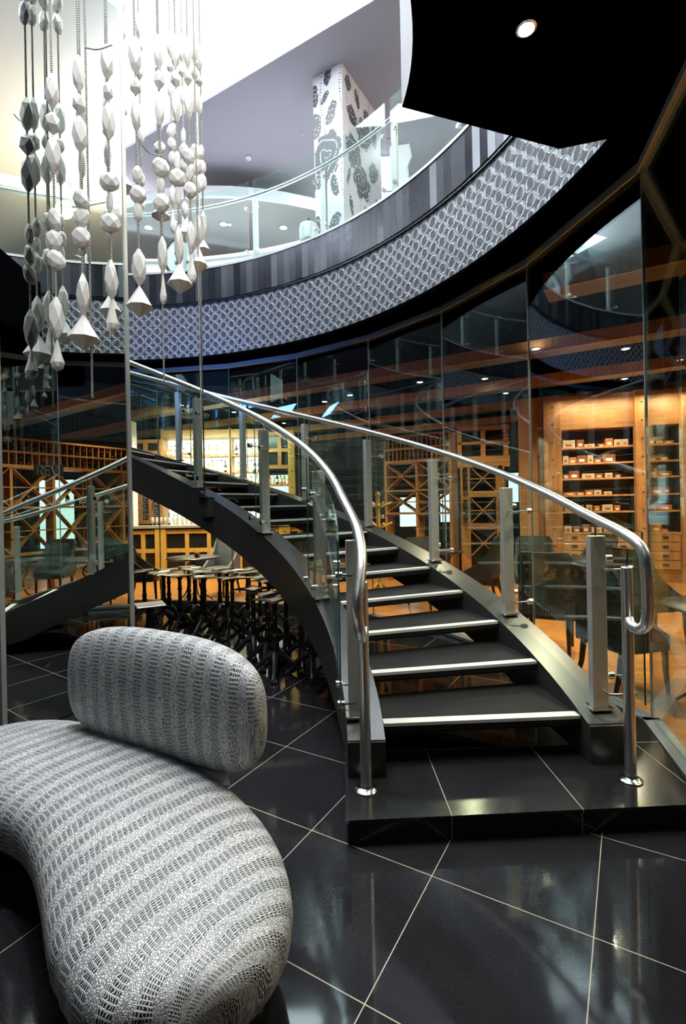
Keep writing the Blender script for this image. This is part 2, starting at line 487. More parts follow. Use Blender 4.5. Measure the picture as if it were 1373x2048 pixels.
bb.inputs['Base Color'].default_value = (0.74, 0.79, 0.75, 1)
bb.inputs['Metallic'].default_value = 1
bb.inputs['Roughness'].default_value = 0.0
M['mirror'] = mm_

# ------------------------------------------------------------------ mesh building
class MB:
    def __init__(s):
        s.v, s.f, s.uv, s.mi = [], [], [], []
    def quadface(s, idx, uv=None, mi=0):
        s.f.append(tuple(idx))
        s.uv.append(uv)
        s.mi.append(mi)
    def add(s, vs, fs, mi=0, uvs=None):
        o = len(s.v)
        s.v += [tuple(p) for p in vs]
        for k, f in enumerate(fs):
            s.quadface([o + i for i in f], uvs[k] if uvs else None, mi)
        return s
    def box(s, c, d, rz=0.0, mi=0, bev=0.0):
        x, y, z = d[0] / 2, d[1] / 2, d[2] / 2
        b = min(bev, x * .9, y * .9, z * .9)
        ca, sa = cos(rz), sin(rz)
        vs = []
        if b <= 0:
            pts = [(i, j, k) for k in (-z, z) for (i, j) in ((-x, -y), (x, -y), (x, y), (-x, y))]
            fs = [(3, 2, 1, 0), (4, 5, 6, 7), (0, 1, 5, 4), (1, 2, 6, 5), (2, 3, 7, 6), (3, 0, 4, 7)]
        else:   # chamfered box: two inset caps and a belt
            def lvl(k, q):
                return [(-x + q, -y, k), (x - q, -y, k), (x, -y + q, k), (x, y - q, k), (x - q, y, k), (-x + q, y, k), (-x, y - q, k), (-x, -y + q, k)]
            def cap(k):
                return [(-x + b, -y + b, k)] * 0 + [(-x + 1.5 * b, -y + b * .8, k), (x - 1.5 * b, -y + b * .8, k), (x - b * .8, -y + 1.5 * b, k), (x - b * .8, y - 1.5 * b, k), (x - 1.5 * b, y - b * .8, k), (-x + 1.5 * b, y - b * .8, k), (-x + b * .8, y - 1.5 * b, k), (-x + b * .8, -y + 1.5 * b, k)]
            pts = cap(-z) + lvl(-z + b, b) + lvl(z - b, b) + cap(z)
            fs = [tuple(range(7, -1, -1)), tuple(range(24, 32))]
            for L in range(3):
                for i in range(8):
                    j = (i + 1) % 8
                    fs.append((L * 8 + i, L * 8 + j, L * 8 + 8 + j, L * 8 + 8 + i))
        for (i, j, k) in pts:
            vs.append((c[0] + i * ca - j * sa, c[1] + i * sa + j * ca, c[2] + k))
        return s.add(vs, fs, mi)
    def tube(s, pts, r, n=10, cap=True, mi=0, closed=False):
        pts = [Vector(p) for p in pts]
        rs = r if isinstance(r, (list, tuple)) else [r] * len(pts)
        N = len(pts)
        o = len(s.v)
        up = None
        dist = 0.0
        ds = []
        for i, p in enumerate(pts):
            if closed:
                t = (pts[(i + 1) % N] - pts[i - 1])
            elif i == 0:
                t = pts[1] - p
            elif i == N - 1:
                t = p - pts[-2]
            else:
                t = (pts[i + 1] - p).normalized() + (p - pts[i - 1]).normalized()
            t.normalize()
            if up is None:
                up = Vector((0, 0, 1)) if abs(t.z) < 0.9 else Vector((1, 0, 0))
            a = t.cross(up)
            if a.length < 1e-6:
                a = t.cross(Vector((0, 1, 0)))
            a.normalize()
            b = a.cross(t).normalized()
            up = b
            if i:
                dist += (p - pts[i - 1]).length
            ds.append(dist)
            for k in range(n):
                q = 2 * PI * k / n
                s.v.append(tuple(p + a * (rs[i] * cos(q)) + b * (rs[i] * sin(q))))
        for i in range(N if closed else N - 1):
            j = (i + 1) % N
            for k in range(n):
                l = (k + 1) % n
                s.quadface((o + i * n + k, o + i * n + l, o + j * n + l, o + j * n + k),
                           [(k / n, ds[i]), ((k + 1) / n, ds[i]), ((k + 1) / n, ds[j]), (k / n, ds[j])], mi)
        if cap and not closed:
            s.quadface([o + k for k in range(n - 1, -1, -1)], None, mi)
            s.quadface([o + (N - 1) * n + k for k in range(n)], None, mi)
        return s
    def lathe(s, prof, c=(0, 0, 0), n=20, mi=0, cap=True):
        o = len(s.v)
        for (r, z) in prof:
            for k in range(n):
                q = 2 * PI * k / n
                s.v.append((c[0] + r * cos(q), c[1] + r * sin(q), c[2] + z))
        for i in range(len(prof) - 1):
            for k in range(n):
                l = (k + 1) % n
                s.quadface((o + i * n + k, o + i * n + l, o + (i + 1) * n + l, o + (i + 1) * n + k), None, mi)
        if cap:
            s.quadface([o + k for k in range(n - 1, -1, -1)], None, mi)
            s.quadface([o + (len(prof) - 1) * n + k for k in range(n)], None, mi)
        return s
    def prism(s, poly, z0, z1, mi=0):
        n = len(poly)
        vs = [(p[0], p[1], z0) for p in poly] + [(p[0], p[1], z1) for p in poly]
        fs = [tuple(range(n - 1, -1, -1)), tuple(range(n, 2 * n))]
        fs += [(i, (i + 1) % n, n + (i + 1) % n, n + i) for i in range(n)]
        return s.add(vs, fs, mi)
    def grid(s, rows, uvrows=None, mi=0, closed=False):
        """rows: list of rows of points, joined as quads"""
        o = len(s.v)
        nr, nc = len(rows), len(rows[0])
        for r_ in rows:
            s.v += [tuple(p) for p in r_]
        for i in range(nr - 1):
            for k in range(nc if closed else nc - 1):
                l = (k + 1) % nc
                uv = None
                if uvrows:
                    l2 = k + 1
                    uv = [uvrows[i][k], uvrows[i][l2], uvrows[i + 1][l2], uvrows[i + 1][k]]
                s.quadface((o + i * nc + k, o + i * nc + l, o + (i + 1) * nc + l, o + (i + 1) * nc + k), uv, mi)
        return s
    def sweep(s, sections, mi=0, cap=True):
        """sections: list of closed loops of equal count"""
        o = len(s.v)
        n = len(sections[0])
        for l in sections:
            s.v += [tuple(p) for p in l]
        for i in range(len(sections) - 1):
            for k in range(n):
                j = (k + 1) % n
                s.quadface((o + i * n + k, o + i * n + j, o + (i + 1) * n + j, o + (i + 1) * n + k), None, mi)
        if cap:
            s.quadface([o + k for k in range(n - 1, -1, -1)], None, mi)
            s.quadface([o + (len(sections) - 1) * n + k for k in range(n)], None, mi)
        return s
    def mesh(s, name, mats, smooth=False):
        me = D.meshes.new(name)
        me.from_pydata(s.v, [], s.f)
        if any(u for u in s.uv):
            ul = me.uv_layers.new(name='UVMap')
            i = 0
            for f, u in zip(s.f, s.uv):
                for k in range(len(f)):
                    if u:
                        ul.data[i].uv = u[k]
                    i += 1
        for m in (mats if isinstance(mats, (list, tuple)) else [mats]):
            me.materials.append(m)
        me.polygons.foreach_set('material_index', s.mi)
        me.update()
        import bmesh
        bm = bmesh.new()
        bm.from_mesh(me)
        bmesh.ops.recalc_face_normals(bm, faces=bm.faces)
        bm.to_mesh(me)
        bm.free()
        if smooth:
            me.polygons.foreach_set('use_smooth', [True] * len(me.polygons))
            me.set_sharp_from_angle(angle=R(smooth if smooth > 1 else 40))
        return me
    def build(s, name, mats, parent=None, smooth=False):
        return link(name, s.mesh(name, mats, smooth), parent)

def link(name, me, parent=None, loc=None, rot=None, sc=None):
    o = D.objects.new(name, me)
    COL.objects.link(o)
    if parent:
        o.parent = parent
    if loc is not None:
        o.location = loc
    if rot is not None:
        o.rotation_euler = rot
    if sc is not None:
        o.scale = sc
    return o

def tag(o, label=None, cat=None, group=None, kind=None):
    if label: o['label'] = label
    if cat: o['category'] = cat
    if group: o['group'] = group
    if kind: o['kind'] = kind
    return o

def empty(name, loc=(0, 0, 0), rz=0.0, label=None, cat=None, group=None):
    o = D.objects.new(name, None)
    COL.objects.link(o)
    o.location = loc
    o.rotation_euler = (0, 0, rz)
    o.empty_display_size = 0.1
    return tag(o, label, cat, group)

def struct(o, label, cat):
    return tag(o, label, cat, kind='structure')

def dup(root, loc, rz=None, label=None, group=None, sc=None):
    r = root.copy()
    COL.objects.link(r)
    r.location = loc
    if rz is not None:
        r.rotation_euler = (0, 0, rz)
    if sc is not None:
        r.scale = sc
    if label: r['label'] = label
    if group: r['group'] = group
    for ch in list(root.children):
        c = ch.copy()
        COL.objects.link(c)
        c.parent = r
        for g2 in ch.children:
            d = g2.copy()
            COL.objects.link(d)
            d.parent = c
    return r

def nth(n):
    a = ['', 'first', 'second', 'third', 'fourth', 'fifth', 'sixth', 'seventh', 'eighth', 'ninth', 'tenth', 'eleventh', 'twelfth', 'thirteenth', 'fourteenth', 'fifteenth', 'sixteenth', 'seventeenth', 'eighteenth', 'nineteenth']
    if n < 20: return a[n]
    t = {2: 'twent', 3: 'thirt', 4: 'fort'}[n // 10]
    return t + ('ieth' if n % 10 == 0 else 'y-' + a[n % 10])

# pixel -> world helpers (used only to place real objects at their real distance)
_c, _s = cos(ROLL), sin(ROLL)
def ray(px, py):
    x, y = px - 686.5, py - 1024
    return (_c * x - _s * y) / FPX, (_s * x + _c * y + 14.7) / FPX
def at_h(px, py, h):
    a, b = ray(px, py)
    d = (CAMH - h) / b
    return Vector((a * d, d, h))
def at_d(px, py, d):
    a, b = ray(px, py)
    return Vector((a * d, d, CAMH - b * d))

# ================================================================== SETTING
def disc_ring(r0, r1, z, n=96, a0=0.0, a1=360.0):
    m = MB()
    rows = [[ring(r0, a0 + (a1 - a0) * k / n, z) for k in range(n + 1)], [ring(r1, a0 + (a1 - a0) * k / n, z) for k in range(n + 1)]]
    return m.grid(rows)

RO = 13.6
GR = 5.05 * K
# vertices of the many-sided glass wall
GV = [Vector((0.9, -0.35, 0)), Vector((1.36, 0.8, 0)), Vector((1.68, 2.05, 0)), Vector((2.01, 3.24, 0))]
GV += [ring(GR, a) for a in (21.9, 35.0, 47.9, 61.3, 74.2, 87.3, 100.4, 113.5, 126.6, 139.7, 152.8, 166, 179, 192, 205, 218, 231, 244, 257)]
# lobby floor : polygon bounded by the glass wall
fm = MB()
fm.prism([(p.x, p.y) for p in GV] + [(0.2, -1.6)], -0.08, 0.0)
struct(fm.build('floor', M['floor']), 'polished black tiled lobby floor laid diagonally with pale joints', 'floor')
# oak floor of the bar outside the glass
om = MB()
inner = [Vector((p.x, p.y, 0)) for p in GV]
inner += [Vector((0.2, -1.6, 0))]
def outward(p):
    d = Vector((p.x - CX, p.y - CY, 0)).normalized()
    return Vector((CX, CY, 0)) + d * RO
rows = [[Vector((p.x, p.y, 0.0)) for p in inner] + [inner[0]], [outward(p) for p in inner] + [outward(inner[0])]]
om.grid(rows)
rows2 = [[q + Vector((0, 0, -0.08)) for q in r_] for r_ in rows]
om.grid(rows2)
struct(om.build('floor_oak', M['wfloor']), 'warm oak plank floor of the bar beyond the glass', 'floor')
# outer walls
wm = MB()
wm.grid([[ring(RO, a, 0) for a in range(0, 361, 6)], [ring(RO, a, SOF) for a in range(0, 361, 6)]])
struct(wm.build('wall_back', mat('dark_bar_wall', (0.02, 0.022, 0.025), 0.6)), 'dark far wall of the bar', 'wall')
wm = MB()
wm.grid([[ring(RO, a, FL2) for a in range(0, 361, 6)], [ring(RO, a, TRAY + .1) for a in range(0, 361, 6)]])
struct(wm.build('wall_upper', M['white']), 'white outer wall of the upper floor', 'wall')
# soffit / lower ceiling, black, from the fascia outwards
cm = disc_ring(4.7 * K, RO, SOF)
struct(cm.build('ceiling_lower', M['black']), 'black ceiling over the bar', 'ceiling')
cm = disc_ring(4.72 * K, RO, FL2)
struct(cm.build('floor_upper', M['beige']), 'floor of the upper level', 'floor')
# upper ceiling: four slabs leaving a long recess, and the recess lid
cm = MB()
def P1(t, s, z):
    p = L1A + L1D * t + L1N * s
    return (p.x, p.y, z)
for (t0, t1, s0, s1) in ((-22, 22, -14, 0), (-22, 22, TRAYW, 18)):
    vs_ = [P1(t0, s0, CEIL), P1(t1, s0, CEIL), P1(t1, s1, CEIL), P1(t0, s1, CEIL), P1(t0, s0, CEIL + .05), P1(t1, s0, CEIL + .05), P1(t1, s1, CEIL + .05), P1(t0, s1, CEIL + .05)]
    cm.add(vs_, [(3, 2, 1, 0), (4, 5, 6, 7), (0, 1, 5, 4), (1, 2, 6, 5), (2, 3, 7, 6), (3, 0, 4, 7)])
struct(cm.build('ceiling_upper', M['ceil']), 'grey upper ceiling around the glowing recess', 'ceiling')
cm = MB()
cm.add([P1(-22, -.5, TRAY), P1(22, -.5, TRAY), P1(22, TRAYW + .5, TRAY), P1(-22, TRAYW + .5, TRAY)], [(0, 1, 2, 3)])
for s_ in (-.5, TRAYW + .5):
    cm.add([P1(-22, s_, CEIL + .05), P1(22, s_, CEIL + .05), P1(22, s_, TRAY), P1(-22, s_, TRAY)], [(0, 1, 2, 3)])
struct(cm.build('ceiling_recess', M['ceilw']), 'white recess in the upper ceiling washed by hidden light', 'ceiling')

# fascia with rings, dark tile band, black edge lines -----------------
def hoop(r, z0, z1, th, m_, name, label, cat, uvflip=False, n=180, a0=0, a1=360):
    b = MB()
    A = [a0 + (a1 - a0) * k / n for k in range(n + 1)]
    uvr = [[(R(a) * r, z0) for a in A], [(R(a) * r, z1) for a in A]]
    b.grid([[ring(r, a, z0) for a in A], [ring(r, a, z1) for a in A]], uvr)
    b.grid([[ring(r, a, z1) for a in A], [ring(r + th, a, z1) for a in A]])
    b.grid([[ring(r + th, a, z0) for a in A], [ring(r + th, a, z1) for a in A]])
    b.grid([[ring(r, a, z0) for a in A], [ring(r + th, a, z0) for a in A]])
    o = b.build(name, m_, smooth=30)
    return struct(o, label, cat)
hoop(4.70 * K, YH(3.69), YH(4.45), 0.06, M['ringp'], 'wall_ring_fascia', 'curved balcony front covered in interlocking silver rings', 'wall')
hoop(4.68 * K, YH(4.45), YH(4.475), 0.08, M['satin'], 'trim_1', 'thin black bead between rings and dark tiles', 'trim')
hoop(4.67 * K, YH(4.475), YH(4.915), 0.09, M['band'], 'wall_tile_band', 'band of dark metallic upright tiles on the balcony edge', 'wall')
hoop(4.66 * K, YH(4.915), YH(4.945), 0.42, M['steel'], 'trim_2', 'steel capping of the balcony edge', 'trim')
hoop(4.68 * K, YH(3.665), YH(3.70), 0.42, M['black'], 'trim_3', 'black soffit lip under the ring panels', 'trim')

# glass wall ------------------------------------------------------------
curb = empty('glazing_curb', label='grey metal curb under the many-sided glass wall', cat='curb')
track = empty('glazing_track', label='steel channel holding the top of the glass wall', cat='track')
cb, tb = MB(), MB()
GH = YH(3.64) - .1
for i in range(len(GV) - 1):
    a, b = GV[i], GV[i + 1]
    d = (b - a)
    L = d.length
    rz = math.atan2(d.y, d.x)
    mid = (a + b) / 2
    inn = Vector((-d.y, d.x, 0)).normalized()
    cb.box((mid.x, mid.y, 0.05), (L + 0.03, 0.10, 0.10), rz)
    cb.box((mid.x + inn.x * .055, mid.y + inn.y * .055, 0.085), (L + .02, 0.012, 0.03), rz)
    tb.box((mid.x, mid.y, YH(3.655)), (L + 0.01, 0.05, 0.045), rz)
    tb.box((mid.x + inn.x * .03, mid.y + inn.y * .03, YH(3.62)), (L + 0.01, 0.012, 0.05), rz)
    gm = MB().box((mid.x, mid.y, .1 + GH / 2), (L - 0.012, 0.012, GH), rz)
    g_ = gm.build('window_%d' % (i + 1), M['gl_wall'])
    struct(g_, 'tall tinted pane of the glass wall, number %d from the right-hand entrance' % (i + 1), 'glass pane')
    em = MB().box((b.x, b.y, .1 + GH / 2), (0.010, 0.016, GH - .01), rz)
    e_ = em.build('glass_edge', M['curb'])
    e_.parent = g_
cb.build('curb_body', M['curb'], curb)
tb.build('track_body', M['trackm'], track)
def tape(i, f0, f1):
    a, b = GV[i], GV[i + 1]
    d = b - a
    rz = math.atan2(d.y, d.x)
    inn = Vector((-d.y, d.x, 0)).normalized()
    mid = a + d * ((f0 + f1) / 2) + inn * 0.0375
    o = MB().box((mid.x, mid.y, YH(3.622)), (d.length * (f1 - f0), 0.002, 0.028), rz).build('yellow_tape', M['tint'], track)
    o['label'] = 'strip of yellow tape on the channel'
tape(4, 0.12, 0.32); tape(4, 0.36, 0.45); tape(3, 0.78, 0.95); tape(6, 0.1, 0.14); tape(1, .3, .5)

# ================================================================== MIRROR
NM = Vector((0.8387, -0.5446, 0))
MA, MBp = Vector((-1.715, 3.970, 0)) * K, Vector((-2.222, 3.189, 0)) * K   # far and near foot of the mirror
mird = (MBp - MA).normalized()
Lm = (MBp - MA).length
mrz = math.atan2(mird.y, mird.x)
mc = empty('mirror_column', tuple((MA + MBp) / 2 - NM * 0.3), mrz, 'tall mirror-clad column left of the stair behind the leather sofa', 'mirror column')
def loc2(p):
    return mc.matrix_world.inverted() @ p
bpy.context.view_layer.update()
sgn = 1 if (mc.matrix_world.inverted().to_3x3() @ NM).y > 0 else -1
MB().box((0, 0, CEIL / 2), (Lm - 0.02, 0.55, CEIL - .01)).build('column_body', M['darksteel'], mc)
MB().box((0, sgn * 0.288, CEIL / 2), (Lm - 0.02, 0.012, CEIL - .02)).build('mirror_panel', M['mirror'], mc)
for ex in (-Lm / 2, Lm / 2):
    MB().box((ex, sgn * 0.27, CEIL / 2), (0.03, 0.07, CEIL - .02)).build('edge_trim', M['steel'], mc)

# ================================================================== STAIR
SH, SS = YH(0.343), 1.333 * K           # helix height at angle 0 and rise per radian
def hl(deg):
    return SH + SS * R(deg)
AEND = 195.0
st = empty('curved_staircase', (CX, CY, 0), 0, 'curved open-riser staircase with black granite treads and dark steel stringers', 'staircase')
def lp(r, deg, z):
    return (r * cos(R(deg)), r * sin(R(deg)), z)
for (r0, r1, dep, a0) in ((3.03 * K, 3.22 * K, 0.38, 0.8), (4.285 * K, 4.51 * K, 0.36, 1.7)):
    secs = []
    n = 110
    for k in range(n + 1):
        a = a0 + (AEND - a0) * k / n
        z = hl(a)
        d = dep
        zb = max(z - d, 0.121)
        secs.append([lp(r0, a, zb), lp(r1, a, zb), lp(r1, a, z), lp(r0, a, z)])
    m_ = MB().sweep(secs)
    s_ = m_.build('stringer', M['stringer'], st, smooth=35)
# treads
nt = 31
for k in range(nt):
    a0 = 2.7 + 6.22 * k
    z = hl(a0) - 0.016
    if z > FL2 - .04:
        break
    m_ = MB()
    ri, ro = 3.225 * K, 4.28 * K
    th = 0.052
    span = 7.0
    N = 6
    top, bot = [], []
    secs = []
    for q in range(N + 1):
        a = a0 + span * q / N
        secs.append([lp(ri, a, z - th), lp(ro, a, z - th), lp(ro, a, z), lp(ri, a, z)])
    m_.sweep(secs)
    t_ = m_.build('tread', M['tread'], st)
    # nosing strip
    nb = MB()
    d0 = math.degrees(0.058 / ri)
    d1 = math.degrees(0.058 / ro)
    e0, e1 = math.degrees(.004 / ri), math.degrees(.004 / ro)
    nb.sweep([[lp(ri, a0 - e0, z - .012), lp(ri, a0 + d0, z + .002), lp(ri, a0 + d0, z + .006), lp(ri, a0 - e0, z + .006)],
              [lp(ro, a0 - e1, z - .012), lp(ro, a0 + d1, z + .002), lp(ro, a0 + d1, z + .006), lp(ro, a0 - e1, z + .006)]])
    o = nb.build('nosing', M['nosing'], t_)
    for zz in (.022, .034):
        MB().sweep([[lp(ri, a0 - e0, z - zz - .004), lp(ri, a0 + .05, z - zz - .004), lp(ri, a0 + .05, z - zz), lp(ri, a0 - e0, z - zz)],
                    [lp(ro, a0 - e1, z - zz - .004), lp(ro, a0 + .05, z - zz - .004), lp(ro, a0 + .05, z - zz), lp(ro, a0 - e1, z - zz)]]).build('nosing_groove', M['darksteel'], t_)

def post(r, a, gr):
    """flat steel baluster with foot plate, pin and glass clamps"""
    p = empty('baluster', lp(r, a, 0), R(a))
    z = hl(a)
    H = 0.935 * K
    b = MB().box((0, 0, z + H / 2), (0.088, 0.052, H), bev=.003).build('baluster', M['steel'], st)
    b.location = lp(r, a, 0)
    b.rotation_euler = (0, 0, R(a))
    D.objects.remove(p)
    MB().box((0, 0, z + .006), (0.125, 0.10, 0.014), bev=.002).build('base_plate', M['polish'], b)
    MB().tube([(0, 0, z + H), (0, 0, z + H + .085)], .006, 8).build('rail_pin', M['polish'], b)
    sg = 1 if gr > r else -1
    off = gr - r
    for hz in (0.13, 0.82):
        for tsg in (-1, 1):
            zz = z + hz + tsg * .02
            c_ = MB()
            c_.tube([(sg * .01, tsg * .02, zz), (sg * .02, tsg * .075, zz - .01), (off - sg * .012, tsg * .095, zz - .005)], .0065, 8)
            c_.tube([(off - sg * .018, tsg * .095, zz - .005), (off + sg * .018, tsg * .095, zz - .005)], [.021, .021], 14)
            c_.build('glass_clamp', M['polish'], b, smooth=40)
    return b

def panel(r, a0, a1, lo=.16, hi=1.07):
    n = 8
    secs = []
    for k in range(n + 1):
        a = a0 + (a1 - a0) * k / n
        z = hl(a)
        secs.append([lp(r - .006, a, z + lo), lp(r + .006, a, z + lo), lp(r + .006, a, z + hi), lp(r - .006, a, z + hi)])
    o = MB().sweep(secs).build('glass_panel', M['gl'], st, smooth=30)
    for (a, zt) in ((a0, 0),):
        e = MB()
        z = hl(a)
        e.tube([lp(r, a - .08, z + lo), lp(r, a - .08, z + hi)], .0045, 6)
        e.build('glass_edge', M['gl_edge'], o)
    return o

outer_posts = [3.2 + 12.75 * i for i in range(15)]
inner_posts = [3.5 + 18.9 * i for i in range(11)]
for a in outer_posts:
    post(4.407 * K, a, 4.53 * K)
for a in inner_posts:
    post(3.087 * K, a, 3.0 * K)
for lst, r, ext in ((outer_posts, 4.53 * K, 2.6), (inner_posts, 3.0 * K, 3.4)):
    for i in range(len(lst) - 1):
        a0 = lst[i] + (.25 if i else -ext)
        panel(r, a0, lst[i + 1] - .25)

RH = 1.035 * K
def rail_path(r, a0, a1, n):
    return [Vector(lp(r, a0 + (a1 - a0) * k / n, hl(a0 + (a1 - a0) * k / n) + RH)) for k in range(n + 1)]
def Lw(x, y, z):
    return Vector((x * K - CX, y * K - CY, YH(z)))
def Lg(x, y, z):
    return Vector((x - CX, y - CY, z))
def smooth_path(pts, it=2):
    for _ in range(it):
        q = [pts[0]]
        for i in range(len(pts) - 1):
            q.append(pts[i] * .75 + pts[i + 1] * .25)
            q.append(pts[i] * .25 + pts[i + 1] * .75)
        q.append(pts[-1])
        pts = q
    return pts
# outer handrail: turns down at the foot and doubles back to its pole
endo = [Lg(1.437, 2.495, .94), Lg(1.430, 2.46, .905), Lw(1.40, 2.32, .93), Lw(1.385, 2.245, .99), Lw(1.375, 2.235, 1.22), Lw(1.372, 2.245, 1.31), Lw(1.362, 2.33, 1.37)]
po = smooth_path(endo + rail_path(4.385 * K, 1.5, AEND, 90)[1:6], 2) + rail_path(4.385 * K, 1.5, AEND, 90)[6:]
MB().tube(po, .0275, 16).build('handrail', M['rail'], st, smooth=50)
endi = [Lg(0.088, 2.455, .93), Lg(0.086, 2.42, .895), Lw(0.075, 2.30, .925), Lw(0.062, 2.235, .99), Lw(0.052, 2.225, 1.09), Lw(0.070, 2.27, 1.19), Lw(0.088, 2.36, 1.31)]
pi_ = rail_path(3.065 * K, 9, AEND, 90)
po = smooth_path(endi + [Lw(0.075, 2.53, 1.415), Lw(0.052, 2.68, 1.475)] + pi_[:4], 2) + pi_[4:]
MB().tube(po, .0275, 16).build('handrail', M['rail'], st, smooth=50)
# free-standing poles at the foot
for (x, y, top) in ((0.088, 2.4586, 1.16), (1.4345, 2.4998, 1.20)):
    b = MB().lathe([(.0275, .12), (.0275, top), (.024, top + .004)], (x - CX, y - CY, 0), 20).build('newel_pole', M['rail'], st, smooth=40)
    MB().lathe([(.056, .120), (.056, .126), (.045, .134), (.030, .138), (.028, .15)], (x - CX, y - CY, 0), 24).build('pole_flange', M['polish'], b, smooth=40)
    MB().tube([(x - CX, y - CY, top), (x - CX - .004, y - CY - .02, top + .10)], .006, 8).build('rail_pin', M['polish'], b)
# stringer feet
for (r0, r1, a) in ((3.03 * K, 3.22 * K, .8), (4.285 * K, 4.51 * K, 1.7)):
    pts = [lp(r0, a - .3, 0)[:2], lp(r1, a - .3, 0)[:2], lp(r1, a + 1.2, 0)[:2], lp(r0, a + 1.2, 0)[:2]]
    MB().prism(pts, .121, hl(a) - .005).build('stringer_foot', M['stringer'], st)
# hanger rod with bracket
hb = 55.9
MB().box(lp(2.985 * K, hb, hl(hb) - .10), (.10, .13, .2), R(hb)).build('hanger_bracket', M['stringer'], st)
o = MB().tube([lp(2.96 * K, hb, hl(hb) - .02), lp(2.96 * K, hb, CEIL - .01)], .0075, 10).build('hanger_rod', M['polish'], st)
MB().box(lp(2.955 * K, hb, hl(hb) + .003), (.11, .14, .008), R(hb)).build('hanger_plate', M['polish'], st)

# plinth under the stair foot
pm = MB()
back = 2.87
pm.prism([(-0.007, 2.235), (1.64, 2.305), (1.90, 3.16), (1.80, 3.60), (1.62, 3.3), (1.5, back), (-0.010, back)], 0.0, 0.105)
pm.prism([(-0.017, 2.222), (1.635, 2.292), (1.905, 3.155), (1.81, 3.60), (1.62, 3.3), (1.5, back), (-0.018, back)], 0.105, 0.12)
tag(pm.build('stair_plinth', M['plinth']), 'low polished black tiled plinth under the foot of the stair', 'plinth')

# ================================================================== UPPER LEVEL
br = empty('balcony_railing', (CX, CY, 0), 0, 'curved glass and steel railing along the upper balcony edge', 'railing')
A0, A1 = -28.0, 175.0
pa = [39.8 + 13.5 * i for i in range(-5, 10)]
for a in pa:
    b = MB().box((0, 0, YH(4.945) + .45), (.045, .075, .90), bev=.003).build('post', M['steel'], br)
    b.location = lp(4.80 * K, a, 0)
    b.rotation_euler = (0, 0, R(a))
    for hz in (.12, .74):
        for tsg in (-1, 1):
            c_ = MB()
            zz = YH(4.945) + hz
            c_.tube([(0, tsg * .03, zz), (-.05, tsg * .09, zz), (-.09, tsg * .09, zz)], .007, 6)
            c_.tube([(-.085, tsg * .09, zz), (-.118, tsg * .09, zz)], .024, 12)
            c_.build('glass_clamp', M['polish'], b)
for i in range(len(pa) - 1):
    a0, a1 = pa[i] + .5, pa[i + 1] - .5
    secs = []
    for k in range(9):
        a = a0 + (a1 - a0) * k / 8
        secs.append([lp(4.69 * K, a, YH(4.97)), lp(4.69 * K + .012, a, YH(4.97)), lp(4.69 * K + .012, a, YH(6.0)), lp(4.69 * K, a, YH(6.0))])
    MB().sweep(secs).build('glass_panel', M['gl'], br, smooth=30)
MB().tube([lp(4.76 * K, a, YH(5.84)) for a in range(-28, 162, 2)], .024, 12).build('handrail', M['rail'], br, smooth=50)

# mosaic column
c0 = Vector((0.0975, 6.624, 0)) * K; cl = Vector((-0.863, 0.505, 0)) * .462 * K; cr = Vector((0.524, 0.852, 0)).normalized() * 1.12 * K
mcol = empty('mosaic_column', tuple(c0 + Vector((0, 0, FL2))), 0, 'square white mosaic column with black roses behind the balcony railing', 'column')
def face(p, q, name, m_, base):
    a, b = p - base, q - base
    L = (b - a).length
    mm = MB()
    mm.add([(a.x, a.y, 0), (b.x, b.y, 0), (b.x, b.y, CEIL - FL2), (a.x, a.y, CEIL - FL2)], [(0, 1, 2, 3)], 0,
           [[(0, CEIL - FL2), (L, CEIL - FL2), (L, 0), (0, 0)]])
    return mm
core = MB().prism([(0, 0), tuple(cr.xy), tuple((cr + cl).xy), tuple(cl.xy)], 0, CEIL - FL2).build('column_core', M['white'], mcol)
def off_face(a, b, nrm, name, m_):
    mm = MB()
    a = a + nrm * .004; b = b + nrm * .004
    H = CEIL - FL2 - .01
    L = (b - a).length
    mm.add([(a.x, a.y, 0), (b.x, b.y, 0), (b.x, b.y, H), (a.x, a.y, H), (a.x - nrm.x * .004, a.y - nrm.y * .004, 0), (b.x - nrm.x * .004, b.y - nrm.y * .004, 0), (b.x - nrm.x * .004, b.y - nrm.y * .004, H), (a.x - nrm.x * .004, a.y - nrm.y * .004, H)],
           [(0, 1, 2, 3), (0, 1, 5, 4), (1, 2, 6, 5), (2, 3, 7, 6), (3, 0, 4, 7)], 0, [[(0, H), (L, H), (L, 0), (0, 0)]] + [None] * 4)
    mm.build(name, m_, mcol)
nl = Vector((-.505, -.863, 0)); nr = Vector((.852, -.524, 0))
off_face(cl * 1.0, Vector((0, 0, 0)), nl, 'mosaic_face', M['mos1'])
off_face(Vector((0, 0, 0)), cr * 1.0, nr, 'mosaic_face', M['mos2'])

# black projecting landing over the stair foot with its lamp
def arc_pts(a, b, c, n=10):
    return [(1 - t) ** 2 * a + 2 * t * (1 - t) * b + t * t * c for t in [k / n for k in range(n + 1)]]
edge = arc_pts(Vector((0.10, 1.55, 0)) * K, Vector((0.44, 2.12, 0)) * K, Vector((0.36, 2.65, 0)) * K, 14)
poly = [(p.x, p.y) for p in edge] + [(1.36 * K, 2.99 * K), (1.712, 3.04), (1.738, 2.6), (1.715, 2.1), (1.62, 1.5), (1.40, .8), (.9, .3), (.3, .2)]
lm = MB().prism(poly, YH(3.683), YH(4.5))
n0 = len(poly)
lo_ = lm.build('ceiling_landing', [M['black'], M['ceilw']])
for p_ in lo_.data.polygons:
    if abs(p_.normal.z) < .3:
        c_ = p_.center
        if c_.x < 0.40 and c_.y > 1.5:
            p_.material_index = 1
struct(lo_, 'black underside of the landing that juts over the stair, with white curved side', 'ceiling')
